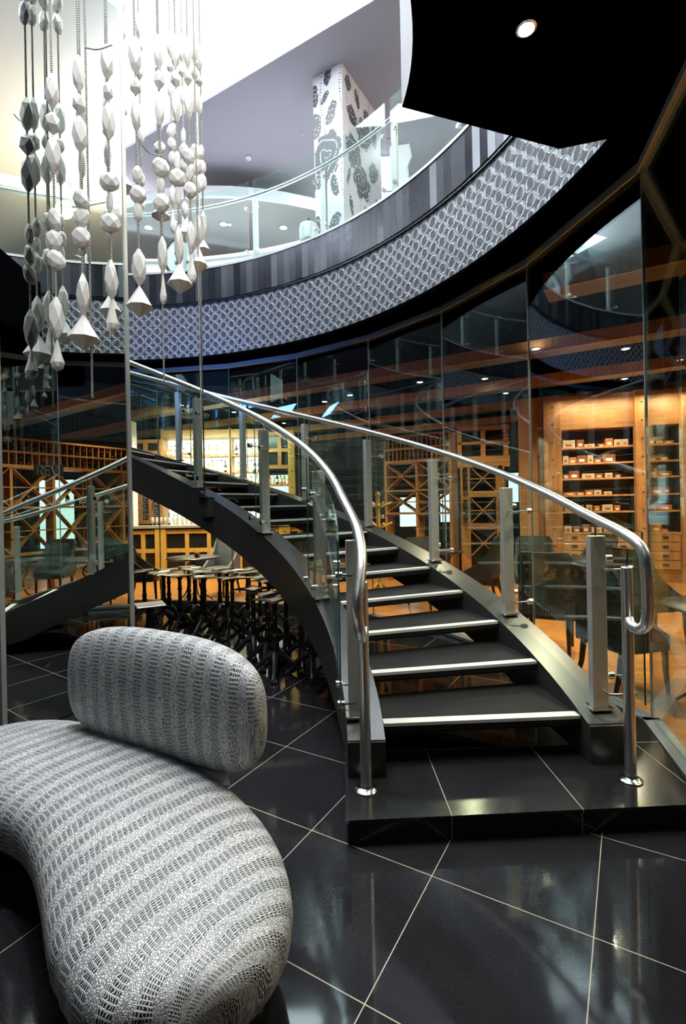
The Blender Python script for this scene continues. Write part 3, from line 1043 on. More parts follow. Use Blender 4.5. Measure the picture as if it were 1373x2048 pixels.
def downlight(x, y, z, label, group, r=.045, m_='lens', trim='polish', parent=None):
    d = empty('downlight', (x, y, z), 0, label, 'downlight', group)
    MB().lathe([(r * 1.35, 0), (r * 1.35, -.006), (r * 1.05, -.010), (r * 1.0, -.002)], n=20, cap=False).build('trim_ring', M[trim], d, smooth=40)
    MB().lathe([(r, -.003), (r * .8, -.008)], n=20).build('lens', M[m_], d)
    return d
downlight(.87 * K, 2.22 * K, YH(3.683), 'bright lamp shining in the black underside of the landing', None, .035, 'lensw')
lamp('SPOT', (.87 * K, 2.22 * K, YH(3.60)), 90, NEUT, .04, spot=120, aim=(.8, 2.6, 0), name='landing_spot')

downlight(4.36, 3.17, CEIL, 'warm ceiling lamp of the upper floor seen in the mirror', None, .09, 'lens')
lamp('POINT', (4.36, 3.17, CEIL - .5), 150, (1, .72, .40), .15, name='warm_gallery_lamp')

# curved drop ceiling on the far side
dm = MB()
pts = [ring(0, 0)] * 0
DC = Vector((-2.4, 13.6, 0)); DR = 4.7
circ = [(DC.x + DR * cos(R(a)), DC.y + DR * sin(R(a))) for a in range(0, 360, 6)]
dm.prism(circ, YH(6.9), YH(7.12))
d_ = dm.build('ceiling_drop', [M['beige'], M['ceilw']])
for p_ in d_.data.polygons:
    if abs(p_.normal.z) < .5:
        p_.material_index = 1
struct(d_, 'round beige lowered ceiling at the back of the upper floor', 'ceiling')
for i, (px, py) in enumerate(((447, 448), (459, 449), (567, 455), (297, 455))):
    p = at_h(px, py, YH(6.9))
    downlight(p.x, p.y, YH(6.9), ('large glowing downlight in the round beige ceiling', 'tiny lamp right beside the large glowing downlight in the beige ceiling', 'glowing downlight in the beige ceiling left of the mosaic column', 'glowing downlight in the beige ceiling seen between bead strands')[i], 'lamps of the beige ceiling', .07 if i != 1 else .03, 'lensw')
for p in ((497, 314), (605, 262)):
    q = at_h(p[0], p[1], CEIL)
    if p[0] < 600:
        d = empty('smoke_detector', tuple(q), 0, 'small round white smoke detector on the grey ceiling', 'smoke detector')
        MB().lathe([(.06, 0), (.06, -.02), (.045, -.04), (.02, -.05)], n=18).build('detector_body', M['white'], d, smooth=40)
        MB().lathe([(.062, -.001), (.062, -.008)], n=18).build('mounting_ring', M['curb'], d)
    else:
        d = empty('sprinkler_head', tuple(q), 0, 'small sprinkler head on the ceiling left of the mosaic column', 'sprinkler')
        MB().lathe([(.045, 0), (.04, -.006)], n=16).build('rosette', M['steel'], d)
        MB().lathe([(.010, -.004), (.010, -.05), (.03, -.052), (.03, -.056)], n=12).build('nozzle', M['steel'], d)

# desk, medallion, white wave panels, dispenser on the upper floor
dk = empty('reception_desk', (0, 0, FL2), 0, 'white glowing desk with dark top on the upper floor behind the railing', 'desk')
secs, secs2 = [], []
for k in range(17):
    a = 66 + 28 * k / 16
    secs.append([ring(6.1 * K, a, 0), ring(6.5 * K, a, 0), ring(6.5 * K, a, .92), ring(6.1 * K, a, .92)])
    secs2.append([ring(6.05 * K, a, .92), ring(6.55 * K, a, .92), ring(6.55 * K, a, .96), ring(6.05 * K, a, .96)])
MB().sweep(secs).build('desk_front', M['white'], dk)
MB().sweep(secs2).build('desk_top', M['ceilw'], dk)
lamp('AREA', tuple(ring(5.6, 74, 7.2)), 110, COOL, 2.2, 1.2, rot=(0, 0, 0), name='desk_light')
q = at_d(365, 515, 7.75 * K)
md = empty('round_medallion', tuple(q), 0, 'round white medallion with black rim standing by the balcony railing', 'sign')
def disc(mb, r0, r1, y0, y1, n=36, sx=.85):
    rows = [[(r_ * cos(2 * PI * k / n) * sx, y, r_ * sin(2 * PI * k / n)) for k in range(n)] for (r_, y) in ((r0, y0), (r0, y1), (r1, y1), (r1, y0))]
    mb.grid([r_ + [r_[0]] for r_ in rows] + [rows[0] + [rows[0][0]]])
MB_ = MB(); disc(MB_, .32, .37, -.03, .03); MB_.build('rim', M['satin'], md, smooth=40)
f_ = MB(); f_.add([(.33 * .85 * cos(2 * PI * k / 36), -.0, .33 * sin(2 * PI * k / 36)) for k in range(36)] + [(.33 * .85 * cos(2 * PI * k / 36), .02, .33 * sin(2 * PI * k / 36)) for k in range(36)],
                  [tuple(range(36)), tuple(range(71, 35, -1))] + [(k, (k + 1) % 36, 36 + (k + 1) % 36, 36 + k) for k in range(36)])
f_.build('medallion_face', M['ceilw'], md)
e_ = MB()
for r_ in (.09, .125, .16):
    for (a0, a1) in ((200, 250), (290, 340), (110, 165), (15, 70)):
        e_.tube([(r_ * .85 * cos(R(a)), -.006, r_ * sin(R(a))) for a in range(a0, a1 + 1, 10)], .006, 5)
e_.tube([(-.03, -.006, -.05), (-.03, -.006, .05), (.03, -.006, .05), (.03, -.006, -.05)], .006, 5)
e_.build('emblem', M['satin'], md)
MB().box((0, .05, -.62 + .3), (.06, .04, .62 - .02)).build('stand', M['satin'], md)

def wave_panel(pts, name, label, dist, parent=None):
    w_ = empty(name, tuple(at_d(pts[0][0], pts[0][1], dist)), 0, label, 'partition')
    o0 = Vector(w_.location)
    P = [at_d(x, y, dist) - o0 for x, y in pts]
    n = len(P)
    mm = MB().add([(p.x, p.y, p.z) for p in P] + [(p.x, p.y + .05, p.z) for p in P],
                  [tuple(range(n)), tuple(range(2 * n - 1, n - 1, -1))] + [(i, (i + 1) % n, n + (i + 1) % n, n + i) for i in range(n)])
    mm.build('panel', M['white'], w_)
    MB().tube([(p.x, p.y - .003, p.z) for p in P[:n - 2]], .012, 6).build('dark_edging', M['curb'], w_)
wave_panel([(780, 291), (819, 286), (824, 315), (816, 335), (818, 355), (830, 374), (846, 392), (860, 440), (780, 440)], 'wave_partition',
           'white partition with an S-curved right edge behind the balcony glass', 6.9 * K)
wave_panel([(780, 284), (752, 300), (735, 325), (728, 355), (732, 385), (742, 420), (746, 470), (782, 470)][::-1], 'round_partition',
           'white partition with a bulging round left edge beside the mosaic column', 8.4 * K)
q = at_d(618, 468, 6.55 * K)
jar = empty('drinks_dispenser', (q.x, q.y, q.z), 0, 'small glass drinks dispenser standing by the foot of a railing post', 'dispenser')
MB().lathe([(.10, -.12), (.13, -.1), (.14, .05), (.12, .12), (.05, .14)], n=18).build('glass_jar', M['clear'], jar, smooth=50)
MB().lathe([(.05, .14), (.05, .16), (.02, .17), (.025, .21), (.0, .22)], n=12).build('lid', M['satin'], jar, smooth=50)
MB().box((0, 0, (FL2 + .005 - q.z - .12) / 2), (.16, .16, q.z - FL2 - .005 - .12)).build('foot', M['satin'], jar)

# ================================================================== SOFA
so = empty('leather_sofa', (-1.0, 1.9, 0), 0, 'low organic sofa in embossed silver crocodile leather in the foreground', 'sofa')
SO = Vector((-1.0, 1.9, 0))
def catmull(P, n):
    P = [P[0] * 2 - P[1]] + P + [P[-1] * 2 - P[-2]]
    out = []
    segs = len(P) - 3
    for i in range(segs):
        for k in range(n):
            t = k / n
            a, b, c, d = P[i:i + 4]
            out.append(.5 * ((2 * b) + (c - a) * t + (2 * a - 5 * b + 4 * c - d) * t * t + (3 * b - a - 3 * c + d) * t ** 3))
    out.append(P[-2])
    return out
def pillow(path, W, Hh, zc, pw, name, vertical=False, n_around=56, squ=.72, zf=None, lean=0.0):
    """cushion: superelliptic sections carried along a path; UV in metres"""
    L = [0.0]
    for i in range(1, len(path)):
        L.append(L[-1] + (path[i] - path[i - 1]).length)
    T = L[-1]
    rows, uvr = [], []
    n = len(path)
    NS = 64
    for s_ in range(NS + 1):
        q = -1 + 2 * s_ / NS
        q = math.sin(q * PI / 2) * .55 + q * .45 if abs(q) < 1 else q
        fade = max(0.0, 1 - abs(q) ** pw) ** (1 / pw)
        u = (q + 1) / 2 * T
        i = 0
        while i < n - 2 and L[i + 1] < u:
            i += 1
        t = (u - L[i]) / max(1e-6, L[i + 1] - L[i])
        p = path[i].lerp(path[i + 1], t)
        d = (path[min(i + 2, n - 1)] - path[max(i - 1, 0)]).normalized()
        nrm = Vector((-d.y, d.x, 0)).normalized()
        ww = W(u / T) if callable(W) else W
        hh = Hh(u / T) if callable(Hh) else Hh
        zz = zc(u / T) if callable(zc) else zc
        row = []
        for k in range(n_around):
            f = 2 * PI * k / n_around
            cx, cz = cos(f), sin(f)
            x = math.copysign(abs(cx) ** squ, cx) * ww * fade
            z = math.copysign(abs(cz) ** squ, cz) * hh * (fade ** (.55 if not vertical else .8))
            row.append(p + nrm * (x + lean * z) + Vector((0, 0, zz + z)))
        # arc length measured from the reference direction
        rows.append(row)
    mid = NS // 2
    U = [[0.0] * n_around for _ in rows]
    for k in range(n_around):
        for q in range(mid + 1, NS + 1):
            U[q][k] = U[q - 1][k] + (rows[q][k] - rows[q - 1][k]).length
        for q in range(mid - 1, -1, -1):
            U[q][k] = U[q + 1][k] - (rows[q][k] - rows[q + 1][k]).length
    for q, row in enumerate(rows):
        acc = [0.0]
        for k in range(1, n_around + 1):
            acc.append(acc[-1] + (row[k % n_around] - row[k - 1]).length)
        uvr.append([(U[q][k % n_around], acc[k]) for k in range(n_around + 1)])
    mm = MB()
    mm.grid(rows, uvr, closed=True)
    return mm.build(name, M['croc'], so, smooth=80)
path = [v - SO for v in catmull([Vector((-.42, 1.20, 0)), Vector((-.535, 1.54, 0)), Vector((-.77, 1.88, 0)), Vector((-1.12, 2.21, 0)), Vector((-1.60, 2.46, 0)), Vector((-2.05, 2.62, 0))], 8)]
def seatW(t):
    return .41 + .04 * cos(t * PI * 2) - .02 * sin(t * PI)
seat = pillow(path, seatW, lambda t: .165, lambda t: .255, 2.6, 'seat')
bp = [v - SO for v in catmull([Vector((-.355, 2.045, 0)), Vector((-.66, 2.26, 0)), Vector((-1.02, 2.46, 0)), Vector((-1.475, 2.66, 0))], 8)]
back_ = pillow(bp, .115, lambda t: .285 + .02 * t, lambda t: .655 - .005 * t, 3.0, 'backrest', True, squ=.78)
# neck between seat and backrest, feet
MB().sweep([[(x * k + ox, y * k + oy, z) for (x, y) in [(.16 * cos(2 * PI * j / 16) * .9 - .05 * sin(2 * PI * j / 16), .07 * sin(2 * PI * j / 16) - .08 * cos(2 * PI * j / 16)) for j in range(16)]]
            for (z, k, ox, oy) in ((.34, .9, .35, .33), (.38, .72, .35, .34), (.42, .7, .35, .35), (.48, .8, .34, .36))]).build('backrest_neck', M['croc'], so, smooth=60)
for (x, y) in ((-.34, 1.62), (-.62, 1.42), (-1.75, 2.35), (-1.62, 2.62)):
    MB().lathe([(.035, 0), (.045, .09), (.045, .13)], (x + 1.0, y - 1.9, 0), 14).build('leg', M['legw'], so, smooth=40)

# ================================================================== CHANDELIER OF BEADS
def faceted(rings_, n, flat=1.0):
    """rings: (z, radius, twist)"""
    v, f = [], []
    for (z, r, tw) in rings_:
        for k in range(n):
            a = 2 * PI * (k + tw) / n
            v.append((r * cos(a), r * flat * sin(a), z))
    for i in range(len(rings_) - 1):
        dt = rings_[i + 1][2] - rings_[i][2]
        for k in range(n):
            a, b = i * n + k, i * n + (k + 1) % n
            c, d = (i + 1) * n + k, (i + 1) * n + (k + 1) % n
            if dt > 0:
                f += [(a, b, c), (b, d, c)]
            elif dt < 0:
                f += [(a, b, d), (a, d, c)]
            else:
                f.append((a, b, d, c))
    f.append(tuple(range(n - 1, -1, -1)))
    f.append(tuple((len(rings_) - 1) * n + k for k in range(n)))
    m_ = MB()
    m_.add(v, f)
    return m_
BEAD = {
    'L': faceted([(.5, .16, 0), (.27, .80, 0), (-.04, 1.0, .5), (-.30, .78, 0), (-.5, .14, 0)], 5, .85).mesh('long_bead', M['bead']),
    'C': faceted([(.5, .10, 0), (.17, .95, 0), (-.2, .98, .5), (-.5, .12, .5)], 5, .9).mesh('cube_bead', M['bead']),
    'R': faceted([(.5, .42, 0), (.26, .92, .5), (-.04, 1.0, 0), (-.32, .86, .5), (-.5, .36, 0)], 6, .6).mesh('round_bead', M['bead']),
    'D': faceted([(.5, .07, 0), (.47, .10, 0), (-.18, 1.0, 0), (-.5, .05, 0)], 8, .95).mesh('diamond_pendant', M['bead']),
    'T': faceted([(.5, .14, 0), (.05, .62, 0), (-.26, 1.0, .5), (-.42, .78, 0), (-.5, .30, 0)], 7, .8).mesh('tear_pendant', M['bead']),
}
def strand(px, d, beads, label, top=TRAY - .02, extra_low=None):
    d = d * K
    """beads: (kind, y_top, y_bottom, width_px, x_shift_px, tilt)"""
    yb = beads[-1][2]
    base = at_d(px, yb, d)
    e = empty('bead_strand', (base.x, base.y, base.z), 0, label, 'bead strand', 'hanging strands of white beads')
    a, b = ray(px, yb)
    if extra_low:
        zl = at_d(px, extra_low, d).z - base.z
    else:
        zl = at_d(px, beads[-1][1], d).z - base.z
    cm_ = MB().tube([(0, 0, zl), (0, 0, top - base.z)], .0075, 6)
    cm_.build('cord', M['cord'], e, smooth=60)
    for i, bd in enumerate(beads):
        k, y0, y1, wd = bd[:4]
        sh = bd[4] if len(bd) > 4 else 0
        tilt = bd[5] if len(bd) > 5 else 0
        pz0, pz1 = at_d(px, y0, d).z, at_d(px, y1, d).z
        hgt = (pz0 - pz1) * (1.0 if k in 'DT' else 1.04)
        r_ = wd / 2 / FPX * d * (1.02 if k in 'DT' else 1.16)
        o = link('pendant' if k in 'DT' else 'bead', BEAD[k], e, (sh / FPX * d, 0, (pz0 + pz1) / 2 - base.z), (0, tilt, random.uniform(0, 6.28) if k != 'R' else random.uniform(-.5, .5)), (r_, r_, hgt))
    return e
UP = [('R', -250, -215, 30), ('R', -208, -170, 26), ('R', -160, -120, 32), ('R', -112, -70, 30)]
def ups(dy, w=1.0):
    return [(k, a + dy, b + dy, c * w, random.uniform(-2, 2), random.uniform(-.35, .35)) for (k, a, b, c) in UP]
S1 = strand(115, 3.34, ups(60) + [('L', 148, 217, 26), ('C', 224, 268, 27), ('L', 272, 345, 27), ('R', 417, 461, 25, 0, -.25), ('R', 462, 500, 29, -2), ('R', 502, 539, 30, 2, -.4), ('L', 595, 676, 27), ('T', 680, 741, 31)],
            'bead strand ending in the lowest teardrop, leftmost strand in front of the mirror')
S2 = strand(168, 3.36, ups(20) + [('L', 111, 182, 22), ('C', 188, 227, 22), ('L', 232, 304, 26), ('R', 378, 420, 29, 0, -.4), ('R', 416, 453, 25, 1, .3), ('R', 456, 495, 33, -1, -.25), ('L', 549, 630, 26), ('D', 630, 700, 60)],
            'bead strand in front of the mirror ending in the widest diamond')
S3 = strand(225, 3.42, ups(0) + [('L', 89, 159, 26), ('C', 164, 202, 19), ('L', 206, 278, 24), ('R', 348, 381, 36), ('R', 385, 424, 14), ('R', 429, 464, 36), ('L', 521, 598, 26), ('T', 599, 664, 25)],
            'bead strand ending in a teardrop, just left of the mirror edge')
S4 = strand(280, 3.5, ups(-20) + [('L', 76, 146, 25), ('C', 155, 190, 20), ('L', 195, 264, 22), ('R', 334, 366, 20), ('R', 373, 406, 29, 1, -.3), ('R', 406, 442, 17), ('L', 499, 571, 26), ('D', 572, 634, 53)],
            'bead strand ending in a wide diamond, first strand right of the mirror edge')
S5 = strand(327, 3.65, [('L', 69, 138, 20), ('C', 140, 179, 20), ('L', 184, 251, 18), ('R', 318, 352, 30, 0, -.3), ('R', 357, 387, 14), ('R', 389, 424, 30, 0, -.3), ('L', 474, 546, 20), ('T', 547, 608, 16)],
            'bead strand ending in a slim teardrop with a long cord tail below')
S6 = strand(360, 3.85, [('L', 69, 136, 18), ('C', 140, 175, 19), ('L', 179, 244, 18), ('R', 304, 341, 12), ('R', 340, 371, 30), ('R', 374, 408, 11), ('L', 453, 529, 20), ('D', 528, 588, 50)],
            'bead strand ending in a wide diamond above the round medallion')
S7 = strand(384, 4.0, [('L', 76, 137, 17), ('C', 139, 171, 17), ('L', 174, 238, 18), ('R', 296, 330, 23, -2, -.45), ('R', 330, 362, 18, 0, .3), ('R', 365, 396, 25, 0, -.3), ('L', 444, 508, 20), ('T', 507, 566, 20)],
            'bead strand ending in a stubby teardrop between two diamonds')
S8 = strand(397, 4.1, [('L', 71, 127, 17), ('C', 134, 162, 14), ('L', 171, 228, 16), ('R', 289, 320, 19, 0, -.3), ('R', 320, 349, 20, 0, .2), ('R', 352, 384, 19, 0, -.2), ('L', 430, 491, 18), ('D', 491, 549, 37)],
            'bead strand ending in a diamond seen from below beside the steel hanger rod')
S9 = strand(408, 4.3, [('L', 87, 141, 16, -3), ('C', 148, 173, 14, -3), ('L', 185, 233, 13, -3), ('R', 291, 318, 13, -2), ('R', 321, 347, 14), ('R', 349, 379, 15), ('L', 421, 481, 13), ('D', 479, 511, 28)],
            'rightmost bead strand, with a small half-hidden diamond')
S10 = strand(347, 4.5, [('L', 64, 114, 14), ('C', 119, 146, 13), ('L', 145, 198, 13), ('R', 247, 275, 16, 0, .3), ('R', 275, 303, 18, 0, -.3), ('R', 303, 330, 15), ('L', 372, 414, 15), ('T', 417, 466, 14)],
             'slim bead strand at the back ending high in a small teardrop')
S11 = strand(371, 4.45, [('L', 72, 126, 15), ('C', 128, 156, 14), ('L', 173, 211, 12), ('R', 258, 288, 10), ('R', 288, 314, 18), ('R', 316, 341, 12), ('L', 403, 437, 14), ('D', 438, 486, 30)],
             'bead strand at the back ending in a diamond behind the first long bead row')
S12 = strand(322, 4.6, [('L', 48, 100, 14), ('C', 118, 150, 14), ('L', 240, 262, 14), ('R', 284, 307, 22, 0), ('R', 355, 389, 13), ('D', 410, 444, 37)],
             'back strand whose dark diamond is seen from below the railing line')
S13 = strand(284, 4.6, [('L', 28, 78, 14), ('C', 80, 104, 14), ('L', 120, 160, 14), ('R', 256, 286, 14), ('R', 348, 374, 15), ('R', 402, 420, 14)],
             'short back strand of small beads half hidden behind the nearer one')
S14 = strand(252, 4.6, [('L', -40, 30, 16), ('R', 40, 78, 13), ('R', 210, 230, 12), ('D', 352, 390, 38)],
             'strand with a dark diamond peeping out beside the mirror edge')
def plain_cord(px, d, y_low, label, m_='cord', r_=.006, name='cord_tail'):
    d = d * K
    p = at_d(px, y_low, d)
    o = MB().tube([(0, 0, 0), (0, 0, TRAY - .02 - p.z)], r_, 6).build(name, M[m_])
    o.location = p
    return tag(o, label, 'cord', 'plain cords of the bead chandelier')
plain_cord(184, 3.45, 796, 'bare twisted cord hanging in front of the mirror below the widest diamond')
plain_cord(328, 3.70, 762, 'bare twisted cord hanging past the slim teardrop')
plain_cord(403, 4.05, 860, 'longest bare twisted cord hanging beside the steel hanger rod')
# thin link cords looping between strands
def link_cord(pts, label):
    P = [Vector(p) for p in pts]
    o = MB().tube(catmull(P, 6), .0045, 5).build('linking_cord', M['cord'])
    return tag(o, label, 'cord')
link_cord([at_d(283, 290, 3.6), at_d(300, 306, 3.7), at_d(322, 312, 3.8), at_d(340, 326, 4.0)], 'thin slack cord looping between the strands right of the mirror edge')
link_cord([at_d(168, 95, 3.36), at_d(195, 99, 3.39), at_d(224, 90, 3.42)], 'thin slack cord looping between two strands in front of the mirror')

# ================================================================== CAST IRON TABLE BASES
def make_pedestal():
    t = empty('table_base', (0, 0, 0), 0, 'x', 'table base', 'black cast-iron table bases stored under the stair')
    prof = [(.028, .17), (.040, .175), (.044, .20), (.034, .215), (.030, .24), (.034, .25), (.034, .30), (.028, .315), (.026, .34), (.034, .35), (.036, .362), (.028, .372), (.024, .40), (.023, .50), (.027, .51), (.032, .52), (.027, .53), (.023, .545), (.022, .63), (.030, .65), (.040, .665), (.040, .685)]
    MB().lathe(prof, n=14).build('column', M['iron'], t, smooth=35)
    lm_ = MB()
    pts = [(.02, .19, .036), (.07, .17, .032), (.12, .125, .026), (.165, .08, .021), (.20, .045, .019), (.225, .03, .024), (.235, .022, .022)]
    lm_.tube([(x, 0, z) for x, z, r in pts], [r for x, z, r in pts], 8)
    for dy in (-.014, .0, .014):
        lm_.tube([(.215, dy, .03), (.24, dy * 1.5, .026), (.255, dy * 1.6, .012)], [.012, .012, .007], 6)
    lm_.lathe([(.03, 0), (.034, .01), (.03, .02)], (.222, 0, 0), 12)
    fringe = []
    lme = lm_.mesh('claw_leg', M['iron'], 40)
    for k in range(4):
        link('leg', lme, t, (0, 0, 0), (0, 0, PI / 2 * k + PI / 4))
    p_ = MB()
    # square plate with raised lobed rim (cross of ribs under a dished plate)
    s_ = .155
    prof = [(-s_, -s_), (0, -s_ * .72), (s_, -s_), (s_ * .72, 0), (s_, s_), (0, s_ * .72), (-s_, s_), (-s_ * .72, 0)]
    rows = []
    for (k, z) in ((1.0, .688), (1.0, .694), (.80, .704), (.55, .696), (.02, .694)):
        rows.append([(x * k, y * k, z) for x, y in prof])
    p_.sweep(rows)
    p_.build('top_plate', M['plate'], t)
    return t
pp = make_pedestal()
peds = [(302, 1140), (327, 1146), (364, 1136), (377, 1147), (397, 1138), (408, 1153), (412, 1143), (449, 1141), (465, 1155), (502, 1144), (528, 1145),
        (537, 1160), (524, 1177), (548, 1182), (568, 1196), (340, 1138), (428, 1138), (482, 1139), (590, 1210), (608, 1222), (630, 1236), (655, 1158), (520, 1152)]
plab = ['leftmost of the high table-base plates beside the mirror column', 'second table base from the mirror column, plate tilted toward the lobby', 'table base in the back row in front of the grey chair', 'table base in the second row left of centre',
        'table base at the back below the round bar table', 'front table base whose plate overlaps its left neighbour', 'table base in the middle of the crowd of plates', 'table base at the back right of the grey chair', 'front table base with the widest visible plate in the left cluster',
        'table base with a tall free stem at the back right', 'table base half under the stringer at the back', 'table base under the edge of the stringer, middle row', 'nearest bright-edged table base left of the stringer', 'table base just right of the nearest bright-edged one', 'table base with its plate cut by the stringer', 'table base in the very back row at left',
        'table base in the very back row at centre', 'table base in the very back row at right', 'table base with clawed feet in full view on the tiles', 'table base standing close behind the stringer', 'table base nearest the stair foot, under the treads', 'table base seen through the open risers', 'table base hidden in the right cluster']
random.seed(3)
spots = []
for i, (px, py) in enumerate(peds):
    p = at_h(px, py, .70)
    if i in (18, 19, 20):        # these stand under the treads; placed by their feet
        p = at_h(*((560, 1322), (588, 1340), (606, 1362))[i - 18], 0)
        p = p + Vector((p.x, p.y, 0)).normalized() * .2
    spots.append(Vector((p.x, p.y, 0)))
for _ in range(60):              # set them a foot apart, as closely packed as they can stand
    for i in range(len(spots)):
        for j in range(i):
            d = spots[i] - spots[j]
            if d.length < .33:
                k = d.normalized() * (.33 - d.length) * .5
                spots[i] = spots[i] + k
                spots[j] = spots[j] - k
        c = spots[i] - Vector((CX, CY, 0))
        if c.length > 4.72:
            spots[i] = Vector((CX, CY, 0)) + c.normalized() * 4.72
for i, p in enumerate(spots):
    rz = random.uniform(.35, 1.1)
    o = pp if i == 0 else dup(pp, (0, 0, 0))
    o.location = (p.x, p.y, 0)
    o.rotation_euler = (0, 0, rz)
    o['label'] = 'black cast-iron ' + plab[i] if 'table base' in plab[i] else 'black cast-iron table base, ' + plab[i]
# lone base with pale plate right beside the mirror edge
p = at_h(300, 1207, .50)
lb = empty('table_base', (p.x, p.y, 0), .5, 'short black table base with a pale square steel plate beside the mirror edge', 'table base')
MB().lathe([(.045, .03), (.045, .48)], n=16).build('column', M['iron'], lb, smooth=40)
MB().box((0, 0, .015), (.4, .4, .03), bev=.008).build('foot', M['iron'], lb)
MB().box((0, 0, .489), (.30, .30, .012), bev=.004).build('top_plate', M['platew'], lb)

# ================================================================== BAR BEYOND THE GLASS
def refl(p):
    """where a thing seen in the mirror really stands"""
    q = p.x * NM.x + p.y * NM.y + 3.60 * K
    return Vector((p.x - 2 * q * NM.x, p.y - 2 * q * NM.y, p.z))
class Frame:
    def __init__(s, A, B):
        s.A = Vector((A[0], A[1], 0)); B = Vector((B[0], B[1], 0))
        s.u = (B - s.A).normalized(); s.L = (B - s.A).length
        s.rz = math.atan2(s.u.y, s.u.x)
    def t(s, px):                    # distance along the line of the ray through column px
        a, b = ray(px, 1000)
        # A.x + t u.x = a (A.y + t u.y)
        return (a * s.A.y - s.A.x) / (s.u.x - a * s.u.y)
    def h(s, px, py):
        t = s.t(px)
        a, b = ray(px, py)
        return CAMH - b * (s.A.y + t * s.u.y)
    def empty(s, name, t, label, cat, group=None):
        p = s.A + s.u * t
        return empty(name, (p.x, p.y, 0), s.rz, label, cat, group)

# beams and lamps of the bar ceiling
BEAMS = [q * K for q in (1.05, 3.0, 4.95, 6.93, 8.87, 10.8, 12.6)]
bu, bn = Vector((.866, -.5, 0)), Vector((.5, .866, 0))
cn = CX * bn.x + CY * bn.y
ct = CX * bu.x + CY * bu.y
k_ = 0
for o_ in BEAMS:
    dd = o_ - cn
    half = math.sqrt(max(0, 13.4 ** 2 - dd * dd))
    segs = []
    if abs(dd) > 5.65:
        segs = [(ct - half, ct + half)]
    else:
        ih = math.sqrt(5.65 ** 2 - dd * dd)
        segs = [(ct + ih, ct + half)]
    for (t0, t1) in segs:
        m0 = bu * ((t0 + t1) / 2) + bn * o_
        b_ = empty('ceiling_beam', (m0.x, m0.y, SOF), math.atan2(bu.y, bu.x), 'oak-clad ceiling beam over the bar, ' + ('first', 'second', 'third', 'fourth', 'fifth', 'sixth', 'seventh')[k_] + ' counting away from the entrance', 'beam', 'ceiling beams of the bar')
        MB().box((0, .20, -.08), (t1 - t0, .40, .15)).build('beam_box', M['olive'], b_)
        MB().box((0, 0.0, -.095), (t1 - t0, .02, .17)).build('side_board', M['oakl'], b_)
        k_ += 1
lampspots = [(1072, 697), (1252, 697), (1250, 757), (970, 757), (1012, 786), (840, 764), (1336, 738), (468, 824), (284, 833), (649, 803), (568, 846), (700, 790)]
pos = ['above the cigar shelves, highest left one', 'above the cigar shelves, highest right one', 'above the cigar shelves, lower one', 'over the wine rack, upper left one', 'over the wine rack close to the beam', 'in the middle of the bar ceiling left of the wine rack', 'at the far right edge of the bar ceiling',
       'over the bottle bar between the handrails', 'over the bottle bar beside the mirror edge', 'in the dark ceiling above the far handrail', 'over the bottle bar, small and far', 'in the dark ceiling near the stair']
for (px, py), lb_ in zip(lampspots, pos):
    p = at_h(px, py, SOF - .012)
    dd = p.x * bn.x + p.y * bn.y
    z = SOF - .012
    for o_ in BEAMS:
        if o_ - .03 <= dd <= o_ + .42:
            p = at_h(px, py, SOF - .16); z = SOF - .16
    downlight(p.x, p.y, z, 'warm downlight ' + lb_, 'downlights of the bar ceiling', .05)
for (x, y, e) in ((2.9, 5.6, 170), (2.9, 3.4, 170), (4.6, 8.0, 190), (1.9, 7.6, 120), (-.2, 9.0, 90), (-2.7, 9.2, 170), (4.4, 1.9, 150), (5.0, 3.6, 120), (-4.4, 8.6, 120), (6.3, 6.2, 150)):
    lamp('SPOT', (x, y, 3.45), e * 2.3, WARM, .08, spot=140, blend=.8, rot=(0, 0, 0), name='bar_spot')

# --- cigar wall --------------------------------------------------------
F1 = Frame((3.60, 9.68), (6.6, 8.83))
tL, tA, tB, tC, tD_, tE = F1.t(1040), F1.t(1088), F1.t(1124), F1.t(1270), F1.t(1297), F1.t(1362)
wp = F1.empty('wall_oak_panel', tL, None, None)
MB().box(((tA - tL) / 2, .1, 1.78), (tA - tL, .2, 3.55)).build('panel', M['oakl'], wp)
MB().box(((tA - tL) / 2, -.006, .08), (tA - tL, .02, .16)).build('skirting', M['oakh'], wp)
struct(wp, 'pale oak wall panel left of the cigar shelves', 'wall')
def bolted_post(fr, t0, t1, z1, label, m_='oak', y=-.05, bolts=(.35, .33)):
    e = fr.empty('oak_post', t0, label, 'post', 'bolted oak posts')
    wd = t1 - t0
    MB().box((wd / 2, y, z1 / 2), (wd, .16, z1), bev=.006).build('post_body', M[m_], e)
    z = bolts[0]
    while z < z1 - .1:
        MB().lathe([(.018, 0), (.018, .01), (.008, .018)], n=8)
        b = MB().lathe([(.017, 0), (.016, .008), (.006, .016)], n=8)
        bo = b.build('bolt', M['darksteel'], e)
        bo.rotation_euler = (PI / 2, 0, 0)
        bo.location = (wd / 2, y - .08, z)
        z += bolts[1]
    return e
bolted_post(F1, tA + .004, tB, 3.55, 'tall oak post with iron bolts at the left of the cigar shelves')
bolted_post(F1, tC, tD_, 3.55, 'tall oak post with iron bolts between the two shelf bays')
bolted_post(F1, tE, tE + .34, 3.55, 'brightly lit pale oak post at the right edge of the picture', 'oakl')
hz = [F1.h(1330, y) for y in (888, 921, 953, 988, 1022)]
